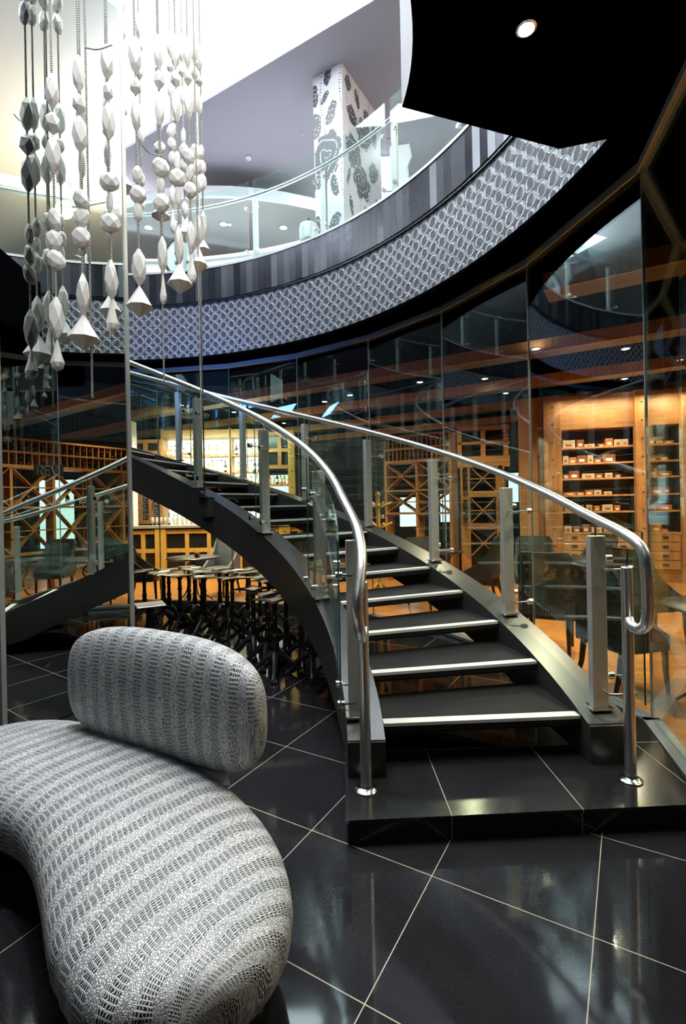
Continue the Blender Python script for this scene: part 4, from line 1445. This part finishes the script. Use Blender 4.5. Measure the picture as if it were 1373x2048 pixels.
def cabinet(t0, t1, label):
    c = F1.empty('display_cabinet', t0, label, 'cabinet')
    w_ = t1 - t0
    MB().box((w_ / 2, .42, 1.75), (w_, .03, 3.5)).build('back_panel', mat('shelf_back_' + str(int(t0 * 10)), (.06, .045, .03), .5), c)
    MB().box((w_ / 2, .2, 3.22), (w_, .42, .64)).build('header', M['oakh'], c)
    MB().box((w_ / 2, .18, .08), (w_, .36, .16)).build('plinth', M['oakh'], c)
    MB().box((w_ / 2, .2, .53), (w_, .40, .72)).build('drawer_carcass', M['oakh'], c)
    MB().box((w_ / 2, .19, .905), (w_, .44, .03)).build('worktop', M['oakl'], c)
    for z in hz:
        MB().box((w_ / 2, .22, z), (w_, .38, .03)).build('shelf', M['oakl'], c)
    nd = max(1, round(w_ / .44))
    for i in range(nd):
        for j in range(4):
            dw = w_ / nd - .03
            x = w_ * (i + .5) / nd
            z = .24 + j * .168 + .08
            d = MB().box((x, -.01, z), (dw, .025, .155), bev=.004).build('drawer', M['oakl'], c)
            cup = MB()
            rows = []
            for a in range(0, 181, 20):
                rows.append([(x + .05 * cos(R(a)), -.025 - .028 * sin(R(b)) , z - .012 + .034 * sin(R(a)) * (1 if True else 0) * cos(R(b * .5))) for b in (0, 45, 90, 135, 180)])
            cup.grid(rows)
            cup.box((x, -.026, z + .02), (.105, .006, .012))
            cup.build('cup_handle', M['darksteel'], d)
    return c
cab1 = cabinet(tB, tC, 'wide oak display cabinet of cigar boxes left of the middle bolted post')
cab2 = cabinet(tD_, tE, 'narrow oak display cabinet of cigar boxes right of the middle bolted post')
# cigar boxes
cbm = {}
def box_mesh(kind):
    if kind not in cbm:
        m_ = MB()
        m_.box((0, 0, .5), (1, 1, 1), bev=.03)
        m_.box((0, -.503, .72), (1.0, .01, .03), mi=1)
        m_.box((0, -.505, .35), (.5, .012, .35), mi=2)
        cbm[kind] = m_.mesh('cigar_box', [M[kind], M['cap'], M['label'] if kind != 'box2' else M['box1']])
    return cbm[kind]
random.seed(11)
hs = ['top', 'second', 'third', 'fourth', 'fifth']
def fill(t0, t1, si, bay):
    x = t0 + .05
    nb = 0
    while x < t1 - .12:
        wd = random.choice([.10, .13, .18, .22])
        if x + wd > t1 - .03: break
        if random.random() < .93:
            hh = random.choice([.06, .09, .12, .15]) if si != 4 else random.choice([.10, .12])
            kind = random.choice(['box1', 'box1', 'box3', 'box2'])
            z = hz[si] + .0155 if si < 5 else .9205
            p = F1.A + F1.u * (x + wd / 2) + Vector((-F1.u.y, F1.u.x, 0)) * (.17)
            o = link('cigar_box', box_mesh(kind), None, (p.x, p.y, z), (0, 0, F1.rz), (wd, .16, hh))
            sh = (hs[si] + ' shelf') if si < 5 else 'worktop'
            nb += 1
            tag(o, '%s cigar box, %s from left, %s of the %s bay' % ({'box1': 'red-brown', 'box2': 'cream', 'box3': 'orange'}[kind], nth(nb), sh, bay), 'cigar box', 'cigar boxes on the %s of the %s bay' % (sh, bay))
        x += wd + random.uniform(.004, .05)
for si in range(6):
    fill(tB, tC, si, 'left-hand wide'); fill(tD_, tE, si, 'right-hand narrow')
# warm area lamps in front of each bay, aimed at the shelves
for (a, b) in ((tB, tC), (tD_, tE)):
    p = F1.A + F1.u * ((a + b) / 2) + Vector((F1.u.y, -F1.u.x, 0)) * .35
    lamp('AREA', (p.x, p.y, 3.4), 26, WARM, b - a, .08, aim=(p.x + .12, p.y + .5, 1.0), name='cabinet_light')

# --- bottles ----------------------------------------------------------
wb = MB()
wb.lathe([(.0, -.15), (.036, -.15), (.037, -.14), (.037, .03), (.030, .065), (.014, .09), (.0135, .145), (.016, .147), (.016, .155), (0, .156)], n=12)
WINE = wb.mesh('wine_bottle', M['bottle'], 40)
wb = MB()
wb.lathe([(.0, -.15), (.036, -.15), (.037, -.14), (.037, .03), (.030, .065), (.014, .09)], n=12)
wb.lathe([(.0145, .085), (.0145, .145), (.017, .147), (.017, .155), (0, .156)], n=12, mi=1)
WINER = wb.mesh('wine_bottle_red_cap', [M['bottle'], M['bottler']], 40)
def standing(name, m_, prof, lab=True):
    b = MB()
    b.lathe(prof, n=12)
    zt = prof[-1][1]
    b.lathe([(.014, zt - .002), (.016, zt + .0), (.016, zt + .03), (0, zt + .031)], n=10, mi=1)
    if lab:
        r0 = prof[1][0] + .0012
        b.lathe([(r0, .05), (r0, .13)], n=12, mi=2, cap=False)
    return b.mesh(name, [M[m_], M['cap'], M['label']], 40)
SPI = [standing('amber_bottle', 'spirit', [(.034, 0), (.037, .005), (.037, .15), (.028, .18), (.013, .21), (.012, .26)]),
       standing('clear_bottle', 'clear', [(.032, 0), (.036, .005), (.036, .17), (.014, .20), (.012, .27)]),
       standing('dark_bottle', 'bottle', [(.034, 0), (.038, .005), (.038, .16), (.03, .19), (.013, .22), (.012, .27)]),
       standing('squat_bottle', 'spirit', [(.045, 0), (.05, .01), (.045, .12), (.02, .15), (.014, .19)])]

# --- wine racks -------------------------------------------------------
def rack(fr, t0, t1, ztop, zmid, zcub, zx, zlow, ncol, nx, label, side, group, shelves=True, seed=1):
    """two rows of cubby holes over cells crossed by X lattices"""
    rk = fr.empty('wine_rack', t0, label, 'wine rack')
    W = t1 - t0
    dp = .30 * side
    fm_ = MB()
    for z in (ztop, zmid, zcub, zx, zlow):
        fm_.box((W / 2, dp / 2, z), (W, .30, .035 if z != zcub else .06))
    fm_.build('rail_boards', M['oakh'], rk)
    for i in range(nx + 1):
        MB().box((W * i / nx, dp / 2, (zcub + .02) / 2), (.05, .26, zcub + .02)).build('upright', M['oak'], rk)
    dv = MB()
    for i in range(ncol + 1):
        dv.box((W * i / ncol, dp / 2, (ztop + zcub) / 2), (.016, .29, ztop - zcub))
    dv.build('cubby_dividers', M['oak'], rk)
    la = MB()
    for i in range(nx):
        x0, x1 = W * i / nx + .025, W * (i + 1) / nx - .025
        for (z0, z1) in ((zx + .02, zcub - .03), (zlow + .02, zx - .02)):
            for (p, q) in (((x0, z0), (x1, z1)), ((x0, z1), (x1, z0)), ((x0, (z0 + z1) / 2), (x1, (z0 + z1) / 2))):
                d = Vector((q[0] - p[0], 0, q[1] - p[1])); L = d.length; d.normalize()
                nrm = Vector((-d.z, 0, d.x)) * .009
                for yy in (.02 * side,):
                    a, b = Vector((p[0], yy, p[1])), Vector((q[0], yy, q[1]))
                    e = Vector((0, .16 * side, 0))
                    la.sweep([[a - nrm, a + nrm, a + nrm + e, a - nrm + e], [b - nrm, b + nrm, b + nrm + e, b - nrm + e]])
    la.build('x_lattice', M['oak'], rk)
    rnd = random.Random(seed)
    mw = rk.matrix_basis if False else (Matrix.Translation(fr.A + fr.u * t0) @ Matrix.Rotation(fr.rz, 4, 'Z'))
    def put(x, z, red, row, col, lv):
        p = mw @ Vector((x, .15 * side, z))
        o = link('wine_bottle', WINER if red else WINE, None, p, (PI / 2 * side, 0, fr.rz))
        tag(o, '%s wine bottle lying %s in %s %s cubby, %s rack' % ('red-capped' if red else 'dark', lv, nth(col), row, group[0]), 'bottle', group[1])
    for i in range(ncol):
        for (z0, n_) in ((zmid + .0185, 'upper'), (zcub + .031, 'lower')):
            x = W * (i + .5) / ncol
            cell = W / ncol
            if rnd.random() < .85:
                put(x, z0 + .038, rnd.random() < .35, n_, i + 1, 'low')
                if (ztop - zmid) > .2 and rnd.random() < .8:
                    put(x, z0 + .038 + .078, rnd.random() < .35, n_, i + 1, 'high')
    return rk
FA = Frame((.86, 9.95), (1.98, 9.08))
za = [FA.h(917, 865), FA.h(917, 889), FA.h(917, 917), FA.h(917, 981)]
rack(FA, 0, FA.L, 2.86, 2.62, 2.37, 1.80, 1.35, 15, 2, 'oak wine rack with two cubby rows left of the oak wine cabinet', 1, ('middle', 'wine bottles in the cubbies of the middle rack'), seed=4)
FB = Frame((2.20, 8.93), (3.31, 8.71))
wbk = FB.empty('wine_cabinet', FB.t(917), 'oak wine cabinet with round bottle holes, X lattices and dark panes above', 'wine cabinet')
W = FB.t(1022) - FB.t(917)
def fx(px): return FB.t(px) - FB.t(917)
ZT, ZP, ZB = FB.h(970, 855), FB.h(970, 914), FB.h(970, 932)
fr_ = MB()
fr_.box((W / 2, .12, ZT), (W, .24, .07)); fr_.box((W / 2, .12, (ZP + ZB) / 2), (W, .24, ZP - ZB + .03)); fr_.box((W / 2, .12, FB.h(970, 885)), (W, .2, .05))
for x in (.04, W / 2, W - .06):
    fr_.box((x, .12, (ZT + ZP) / 2), (.08, .2, ZT - ZP))
fr_.build('upper_frame', M['oakh'], wbk)
MB().box((W / 2, .2, (ZT + ZP) / 2), (W - .1, .02, ZT - ZP)).build('dark_pane', M['satin'], wbk)
for (pa_, pb) in ((922, 941), (993, 1010)):
    x0, x1 = fx(pa_), fx(pb)
    MB().box(((x0 + x1) / 2, .08, ZB / 2), (x1 - x0, .16, ZB)).build('bottle_hole_board', M['oak'], wbk)
for py in (988, 1053):
    z = FB.h(965, py)
    MB().box(((fx(941) + fx(993)) / 2, .1, z), (fx(993) - fx(941), .2, .11)).build('cross_board', M['oakh'], wbk)
MB().box((W / 2, .26, ZB / 2), (W, .02, ZB)).build('back_panel', M['satin'], wbk)
la = MB()
x0, x1 = fx(942), fx(992)
for (pa_, pb) in ((933, 981), (996, 1046), (1062, 1112)):
    z1, z0 = FB.h(965, pa_), FB.h(965, pb)
    for (p, q) in (((x0, z0), (x1, z1)), ((x0, z1), (x1, z0)), ((x0, (z0 + z1) / 2), (x1, (z0 + z1) / 2))):
        d = Vector((q[0] - p[0], 0, q[1] - p[1])).normalized()
        nrm = Vector((-d.z, 0, d.x)) * .010
        a, b, e = Vector((p[0], .02, p[1])), Vector((q[0], .02, q[1])), Vector((0, .14, 0))
        la.sweep([[a - nrm, a + nrm, a + nrm + e, a - nrm + e], [b - nrm, b + nrm, b + nrm + e, b - nrm + e]])
la.build('x_lattice', M['oak'], wbk)
for (px, ys) in ((931, (940, 952, 964.5, 976, 1003, 1015, 1027, 1038)), (1001, (936, 1003, 1015, 1027, 1038, 1067, 1078, 1091, 1104))):
    for qi, py in enumerate(ys):
        p = wbk.matrix_basis @ Vector((0, 0, 0))
        z = FB.h(px, py)
        mw = Matrix.Translation(FB.A + FB.u * FB.t(917)) @ Matrix.Rotation(FB.rz, 4, 'Z')
        q = mw @ Vector((fx(px), -.02, z))
        o = link('wine_bottle', WINE, None, q, (-PI / 2, 0, FB.rz), (1.15, 1.15, .5))
        tag(o, 'dark bottle end in the %s round hole down, %s column of wine cabinet' % (nth(qi + 1), 'left' if px < 960 else 'right'), 'bottle', 'bottles in the %s round holes' % ('left' if px < 960 else 'right'))
# rack seen in the mirror
RA, RB = refl(at_d(-40, 1000, 8.35)), refl(at_d(262, 1000, 10.9))
FM = Frame((RB.x, RB.y), (RA.x, RA.y))
rack(FM, -.6, FM.L + 1.0, 2.86, 2.62, 2.36, 1.86 - .25, .75, 34, 6, 'long oak wine rack seen only in the mirror column', 1, ('mirrored', 'wine bottles in the rack seen in the mirror'), seed=9)
for i, t in enumerate((.5, 1.35, 2.1, 2.25, 3.2, 3.6)):
    p = FM.A + FM.u * t + Vector((-FM.u.y, FM.u.x, 0)) * .12
    o = link('wine_bottle', SPI[2], None, (p.x, p.y, 1.631), (0, 0, 0))
    tag(o, 'dark bottle with a cream label standing in the mirrored X lattice, %s from mirror edge' % nth(i + 1), 'bottle', 'standing bottles in the mirrored rack')

# --- backlit bottle bar ------------------------------------------------
BZ = 12.2
def bx_(px): return ray(px, 950)[0] * BZ
def bz_(px, py): return CAMH - ray(px, py)[1] * BZ
bb_ = empty('back_bar', (0, BZ, 0), 0, 'brightly backlit bottle shelves behind the yellow oak bar counter', 'back bar')
X0, X1 = bx_(326), bx_(530)
MB().box(((X0 + X1) / 2, .32, 2.15), (X1 - X0, .04, 2.3)).build('backlit_panel', M['bar_glow'], bb_)
zs = [bz_(430, 1050), bz_(430, 1012), bz_(430, 975), bz_(430, 946), bz_(430, 912)]
for z in zs:
    MB().box(((X0 + X1) / 2, .14, z), (X1 - X0, .30, .035)).build('shelf', M['oakl'], bb_)
for px in (326, 395, 462, 530):
    MB().box((bx_(px), .12, 2.2), (.07, .34, 2.6)).build('upright', M['oakl'], bb_)
MB().box(((X0 + X1) / 2, .1, 3.36), (X1 - X0, .4, .2)).build('canopy', M['oakh'], bb_)
random.seed(5)
nb_ = 0
for si, z in enumerate(zs):
    x = X0 + .09
    nb_ = 0
    while x < X1 - .06:
        if min(abs(x - bx_(p)) for p in (326, 395, 462, 530)) > .08:
            m_ = random.choice(SPI[:2] if random.random() < .6 else SPI)
            o = link('spirit_bottle', m_, None, (x, BZ + .10 + random.uniform(-.03, .03), z + .018), (0, 0, random.uniform(0, 6)), (1.0, 1.0, random.uniform(.85, 1.1)))
            kind = {'amber_bottle': 'amber', 'clear_bottle': 'clear', 'dark_bottle': 'dark', 'squat_bottle': 'squat amber'}[m_.name.split('.')[0]]
            nb_ += 1
            tag(o, '%s spirit bottle, %s from the left on the %s backlit bar shelf' % (kind, nth(nb_), ('lowest', 'second', 'middle', 'fourth', 'top')[si]), 'bottle', 'bottles on the %s backlit shelf' % ('lowest', 'second', 'middle', 'fourth', 'top')[si])
        x += random.uniform(.085, .13)
# wooden window frames on either side of the bottle shelves
def frame_panel(px0, px1, py0, py1, nx, nz, label, glowy=False, board=False):
    x0, x1, z1, z0 = bx_(px0), bx_(px1), bz_(px0, py0), bz_(px0, py1)
    e = empty('framed_cabinet', (x0, BZ, z0), 0, label, 'cabinet')
    w_, h_ = x1 - x0, z1 - z0
    m_ = MB()
    for i in range(nx + 1):
        m_.box((w_ * i / nx, 0, h_ / 2), (.09, .08, h_ + .09))
    for i in range(nz + 1):
        m_.box((w_ / 2, 0, h_ * i / nz), (w_, .078, .09))
    m_.build('frame', M['oakh'], e)
    MB().box((w_ / 2, .04, h_ / 2), (w_, .02, h_)).build('dark_pane', M['board'] if board else M['satin'], e)
    MB().box((w_ / 2, .19, h_ / 2), (w_ + .09, .26, h_ + .09)).build('carcass', M['oak'], e)
    return e, w_, h_
frame_panel(533, 588, 868, 934, 2, 2, 'oak cabinet with four dark panes at the right end of the bottle shelves')
frame_panel(262, 322, 884, 906, 2, 1, 'low oak cabinet with dark panes high up beside the mirror edge')
e, w_, h_ = frame_panel(279, 322, 966, 1044, 2, 1, 'oak cupboard with two blackboard doors covered in chalk writing beside the bottle shelves', board=True)
random.seed(21)
ch = MB()
for cx_ in (w_ * .25, w_ * .75):
    for r_ in range(15):
        z = .1 + r_ * (h_ - .2) / 15
        x = cx_ - .14
        pts = []
        while x < cx_ + .12:
            pts.append((x, .028, z + random.uniform(-.02, .03)))
            x += random.uniform(.012, .03)
        if len(pts) > 2:
            ch.tube(pts, .0035, 4)
ch.build('chalk_scribble', M['chalk'], e)
for dx in (-.07, .07):
    MB().tube([(w_ / 2 + dx, -.05, h_ * .3), (w_ / 2 + dx, -.07, h_ * .34), (w_ / 2 + dx, -.07, h_ * .46), (w_ / 2 + dx, -.05, h_ * .5)], .01, 6).build('door_handle', M['darksteel'], e)
# stool-height rail of bottles under the right cabinet
sh = empty('side_shelf', (bx_(533), BZ, 0), 0, 'short oak shelf of bottles under the four-paned cabinet', 'shelf')
MB().box(((bx_(588) - bx_(533)) / 2, .12, bz_(560, 970)), (bx_(588) - bx_(533), .28, .05)).build('shelf_board', M['oakl'], sh)
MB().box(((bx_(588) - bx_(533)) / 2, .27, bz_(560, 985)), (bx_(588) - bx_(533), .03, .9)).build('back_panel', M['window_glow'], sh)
for i in range(7):
    o = link('spirit_bottle', SPI[i % 4], None, (bx_(533) + .07 + i * .09, BZ + .1, bz_(560, 970) + .026), (0, 0, i))
    tag(o, 'spirit bottle on the short shelf under the four-paned cabinet, %s from the left' % nth(i + 1), 'bottle', 'bottles on the short side shelf')
ps = empty('oak_post', (bx_(585), BZ - .1, 0), 0, 'oak post with bolts at the right end of the bar', 'post', 'bolted oak posts')
MB().box((0, 0, 1.7), (.17, .14, 3.4), bev=.006).build('post_body', M['oaky'], ps)
for z in (1.2, 1.6, 2.0, 2.4):
    MB().box((0, -.075, z), (.03, .02, .03), bev=.006).build('bolt', M['darksteel'], ps)
wcol = empty('white_pillar', (-5.02, 11.6, 0), 0, 'pale blue-white pillar beside the mirror edge behind the bar', 'pillar')
MB().box((0, 0, 1.8), (.26, .26, 3.6)).build('pillar_shaft', M['ceilw'], wcol)
MB().box((0, 0, .07), (.30, .30, .14)).build('pillar_base', M['white'], wcol)
# bar counter
BC = 11.0
def cx_(px): return ray(px, 1060)[0] * BC
bc = empty('bar_counter', (0, BC, 0), 0, 'yellow oak bar counter with black panels and bolted posts', 'bar counter')
X0, X1 = cx_(255), cx_(600)
MB().box(((X0 + X1) / 2, .3, .55), (X1 - X0, .55, 1.1)).build('counter_body', M['satin'], bc)
MB().box(((X0 + X1) / 2, .28, 1.13), (X1 - X0, .75, .05)).build('counter_top', M['platew'], bc)
fy = MB()
for z in (1.02, .60, .12):
    fy.box(((X0 + X1) / 2, 0, z), (X1 - X0, .05, .09))
for px in (255, 286, 370 + 4, 418, 480, 540, 600):
    fy.box((cx_(px), 0, .57), (.085, .052, .95))
fy.build('panel_frame', M['oaky'], bc)
for px in (322, 450, 570):
    p_ = MB().box((cx_(px), -.03, .55), (.25, .07, 1.08), bev=.006).build('wide_post', M['oaky'], bc)
    for z in (.2, .47, .74, .98):
        MB().box((cx_(px), -.07, z), (.03, .02, .03), bev=.006).build('bolt', M['darksteel'], p_)
# glasses in a row on the counter
gp = MB().lathe([(.028, 0), (.028, .004), (.005, .008), (.005, .07), (.03, .10), (.036, .15), (.03, .19)], n=10, cap=False)
GL = gp.mesh('wine_glass', M['clear'], 50)
for i in range(14):
    o = link('wine_glass', GL, None, (cx_(300) + i * .095, BC + .16, 1.156), (0, 0, 0))
    tag(o, 'clear stemmed glass on the bar counter, %s from the left' % nth(i + 1), 'glass', 'stemmed glasses on the bar counter')
lamp('AREA', (-3.2, 9.9, 3.5), 90, (1, .85, .5), 1.6, .2, aim=(-3.2, 11.0, .6), name='bar_front_fill')  # added lamp with no fixture, brightens the counter front
lamp('AREA', (-2.9, 11.5, 3.3), 110, (1, .9, .75), 2.6, .2, aim=(-2.9, 12.2, 1.6), name='back_bar_light')

# --- daylit windows beyond the racks, blue upper windows ------------------
def window(idx, p0, p1, z0, z1, label, m_='window_glow', th=.05, bars=1):
    a, b = Vector((*p0, 0)), Vector((*p1, 0))
    d = b - a
    rz = math.atan2(d.y, d.x)
    mid = (a + b) / 2
    e = empty('window_%d' % idx, (mid.x, mid.y, z0), rz)
    struct(e, label, 'window')
    MB().box((0, 0, (z1 - z0) / 2), (d.length, .02, z1 - z0)).build('window_pane', M[m_], e)
    f = MB()
    L = d.length
    for x in [-L / 2 + L * i / bars for i in range(bars + 1)]:
        f.box((x, 0, (z1 - z0) / 2), (.05, .06, z1 - z0 + .05))
    for z in (0, z1 - z0):
        f.box((0, 0, z), (L, .058, .05))
    f.build('window_frame', M['legw'], e)
def wx(px, d): return ray(px, 1000)[0] * d
window(31, (wx(797, 12.2), 12.2), (wx(838, 12.2), 12.2), .95, 1.72, 'bright daylit window behind the middle wine rack')
window(32, (wx(878, 12.0), 12.0), (wx(918, 12.0), 12.0), 1.05, 1.78, 'bright daylit window just left of the oak wine cabinet')
window(33, (wx(994, 11.8), 11.8), (wx(1040, 11.8), 11.8), 1.5, 2.25, 'bright daylit window between wine cabinet and oak panel')
a, b = refl(at_d(78, 1000, 12.6)), refl(at_d(152, 1000, 12.6))
window(34, (b.x, b.y), (a.x, a.y), .55, 2.35, 'tall daylit window behind the rack seen in the mirror')
a, b = refl(at_d(-10, 1000, 12.0)), refl(at_d(18, 1000, 12.0))
window(35, (b.x, b.y), (a.x, a.y), .4, 1.75, 'narrow daylit window behind the rack at the left edge of the mirror')
for i, a in enumerate((222, 236, 250, 264, 278, 292)):
    p, q = ring(12.8, a), ring(12.8, a + 9)
    window(36 + i, (p.x, p.y), (q.x, q.y), 5.0, 7.1, 'tall blue window of the upper floor behind the viewer, number %d' % (i + 1), 'screen', bars=2)

# --- furniture ----------------------------------------------------------
def soft_box(mb, c, d, r=.03, seg=3):
    return mb.box(c, d, bev=r)
def make_chair(name, label, up, back_h=1.02, arms=True, leg='legw', shell=None):
    t = empty(name, (0, 0, 0), 0, label, 'chair')
    s = MB()
    sec = []
    for (z, k) in ((.36, .94), (.375, 1.0), (.44, 1.0), (.47, .97), (.485, .85)):
        sec.append([(x * k * .245, y * k * .25 , z) for (x, y) in [(math.copysign(abs(cos(R(a))) ** .35, cos(R(a))), math.copysign(abs(sin(R(a))) ** .35, sin(R(a)))) for a in range(5, 365, 15)]])
    s.sweep(sec)
    s.build('seat', M[up], t, smooth=50)
    b = MB()
    rows = []
    for th in (0, 1):
        pass
    secs = []
    for i in range(9):
        f = i / 8
        z = .40 + (back_h - .40) * f
        yb = .235 + .13 * f * f
        w_ = .235 + .03 * f - (.05 * max(0, f - .9) * 10)
        th = .035 * (1 - .35 * f)
        loop = []
        n = 8
        for k in range(n + 1):
            x = -1 + 2 * k / n
            loop.append((x * w_, yb - th - .035 * x * x * (1 + f), z))
        for k in range(n, -1, -1):
            x = -1 + 2 * k / n
            loop.append((x * w_ * 1.0, yb + th - .035 * x * x * (1 + f), z))
        secs.append(loop)
    b.sweep(secs)
    b.build('backrest', M[shell or up], t, smooth=50)
    if arms:
        for sx in (-1, 1):
            a = MB()
            secs = []
            for i in range(8):
                f = i / 7
                y = .24 - .42 * f
                zt = .92 - .40 * (f ** .55) - .04 * f
                x = sx * (.245 + .01 * sin(PI * f))
                secs.append([(x - .018, y, .37), (x + .018, y, .37), (x + .018, y, zt), (x - .018, y, zt + .004)])
            a.sweep(secs)
            a.build('armrest', M[shell or up], t, smooth=60)
    for (x, y, dy) in ((-.2, -.2, -.02), (.2, -.2, -.02), (-.2, .21, .09), (.2, .21, .09)):
        l = MB().tube([(x, y, .38), (x, y + dy * .3, .2), (x * 1.03, y + dy, 0)], [.026, .022, .015], 8)
        l.build('leg', M[leg], t, smooth=40)
    return t
def place(o, x, y, facing):
    """facing: compass angle the sitter looks to (deg, 0=+x)"""
    o.location = (x, y, 0)
    o.rotation_euler = (0, 0, R(facing + 90))
    return o
place(make_chair('upholstered_chair', 'dark-shelled chair with tan inner leather beside the round table next to the mirror edge', 'tan', shell='chair'), -3.30, 8.15, 8)
place(make_chair('upholstered_chair', 'grey woven high-backed chair behind the round table left of the stair', 'chairg'), -2.2, 8.72, 250)
place(make_chair('upholstered_chair', 'brown wicker-backed chair turned away, behind the right-hand stair glass', 'chairb', 1.04), 2.12, 5.12, 62)
ch = make_chair('upholstered_chair', 'black armchair right behind the handrail post at the right', 'chair')
place(ch, 2.27, 4.02, 15)
chairs = [(3.35, 5.35, 10, 'black chair with raised back at the far right, beside the outer glass joint'),
          (2.75, 7.1, 250, 'black chair facing the stair in front of the oak wall panel'),
          (3.75, 7.5, 200, 'black chair in front of the cigar drawers'),
          (1.30, 7.35, 300, 'black chair seen over the treads beneath the middle wine rack'),
          (2.15, 7.75, 150, 'black chair turned toward the middle wine rack'),
          (-1.0, 8.7, 160, 'black chair at the right of the round table left of the stair'),
          (2.75, 2.25, 20, 'grey-black chair seen in the mirror left of the table'),
          (3.75, 2.95, 200, 'grey-black chair seen in the mirror behind the table'),
          (2.75, 1.35, 80, 'grey-black chair seen in the mirror at far left')]
for (x, y, f, lb_) in chairs:
    place(dup(ch, (x, y, 0), 0, lb_), x, y, f)
def make_table(label, loc, r=.42, first=None):
    t = empty('bistro_table', loc, 0, label, 'table')
    MB().lathe([(r - .02, .722), (r, .73), (r, .742), (r - .01, .75), (0, .7505)], n=40).build('table_top', M['satin'], t, smooth=40)
    MB().lathe([(.03, .42), (.03, .72), (.09, .722)], n=12).build('hub', M['iron'], t)
    for k in range(4):
        a = R(45 + 90 * k)
        pts = [(.03 * cos(a), .03 * sin(a), .70), (.16 * cos(a), .16 * sin(a), .55), (.10 * cos(a), .10 * sin(a), .38), (.14 * cos(a), .14 * sin(a), .18), (.34 * cos(a), .34 * sin(a), .012)]
        MB().tube(catmull([Vector(p) for p in pts], 5), .011, 7).build('leg', M['iron'], t, smooth=60)
        MB().tube([(.08 * cos(a), .08 * sin(a), .5), (.28 * cos(a), .28 * sin(a), .72)], .008, 6).build('brace', M['iron'], t)
    return t
tb_ = make_table('round black bistro table with wire legs between the tan and grey chairs', (-2.45, 7.98, 0))
for (x, y, lb_) in ((2.82, 3.62, 'round black bistro table with curved wire legs at the right edge beyond the glass'), (3.3, 6.7, 'round black bistro table in front of the cigar drawers'),
                    (3.35, 2.45, 'round bistro table seen in the mirror among the chairs'), (1.55, 8.15, 'round bistro table below the middle wine rack')):
    dup(tb_, (x, y, 0), .4, lb_)
tl = empty('candle_holder', (-2.36, 7.9, .752), 0, 'small glass candle holder on the round table left of the stair', 'candle holder')
MB().lathe([(.035, 0), (.04, .01), (.042, .07)], n=14).build('glass_cup', M['spirit'], tl, smooth=40)
MB().lathe([(.028, .01), (.028, .045)], n=10).build('wax', M['label'], tl)
# coat stand
p = at_d(756, 1000, 7.9)
cs = empty('coat_stand', (p.x, p.y, 0), .3, 'turned wooden coat stand with pegs seen between the stair posts', 'coat stand')
MB().lathe([(.035, .05), (.035, .9), (.045, .92), (.035, .95), (.03, 1.5), (.045, 1.52), (.03, 1.55), (.028, 1.66), (.04, 1.68), (.035, 1.73), (0, 1.75)], n=14).build('pole', M['oaky'], cs, smooth=35)
for k in range(4):
    a = PI / 2 * k
    for z in (1.15, 1.48):
        MB().tube([(0, 0, z), (.24 * cos(a), .24 * sin(a), z + .09)], [.016, .02], 8).build('peg', M['oaky'], cs)
    MB().tube([(0, 0, .3), (.26 * cos(a), .26 * sin(a), .02)], [.025, .02], 8).build('foot', M['oaky'], cs)
# faint letters on a dark board over the mirrored window
def rp(px, py, d=8.2): return refl(at_d(px, py, d))
sg_ = empty('lettered_board', tuple(rp(98, 941)), 0, 'dark board with faint grey letters above the window seen in the mirror', 'sign')
o0 = Vector(sg_.location)
q4 = [rp(68, 929, 8.25) - o0, rp(128, 929, 8.25) - o0, rp(128, 952, 8.25) - o0, rp(68, 952, 8.25) - o0]
bk = (rp(98, 941, 8.29) - rp(98, 941, 8.25))
MB().add([tuple(v) for v in q4] + [tuple(v + bk) for v in q4], [(0, 1, 2, 3), (7, 6, 5, 4), (0, 1, 5, 4), (1, 2, 6, 5), (2, 3, 7, 6), (3, 0, 4, 7)]).build('board', M['board'], sg_)
lt = MB()
for st_ in ([(76, 950), (76, 932), (84, 932), (87, 936), (84, 941), (76, 941), (80, 941), (87, 950)], [(100, 932), (91, 932), (91, 950), (100, 950)], [(91, 941), (98, 941)], [(104, 932), (110, 950), (116, 932)]):
    lt.tube([rp(x, y) - o0 for x, y in st_], .006, 5)
lt.build('letters_rev', M['curb'], sg_)
# round air grille over the bottle bar
p = at_h(417, 836, SOF - .01)
dd = p.x * bn.x + p.y * bn.y
bk_ = min(BEAMS, key=lambda q: abs(q + 1.0 - dd))
p = p + bn * (bk_ + 1.15 - dd)
ag = empty('air_diffuser', tuple(p), 0, 'round ringed air diffuser in the ceiling over the bottle bar', 'air vent')
for r_ in (.12, .2, .28, .36):
    MB().lathe([(r_, 0), (r_ + .02, -.03), (r_ + .035, -.03), (r_ + .05, 0)], n=32, cap=False).build('diffuser_ring', M['curb'], ag, smooth=40)
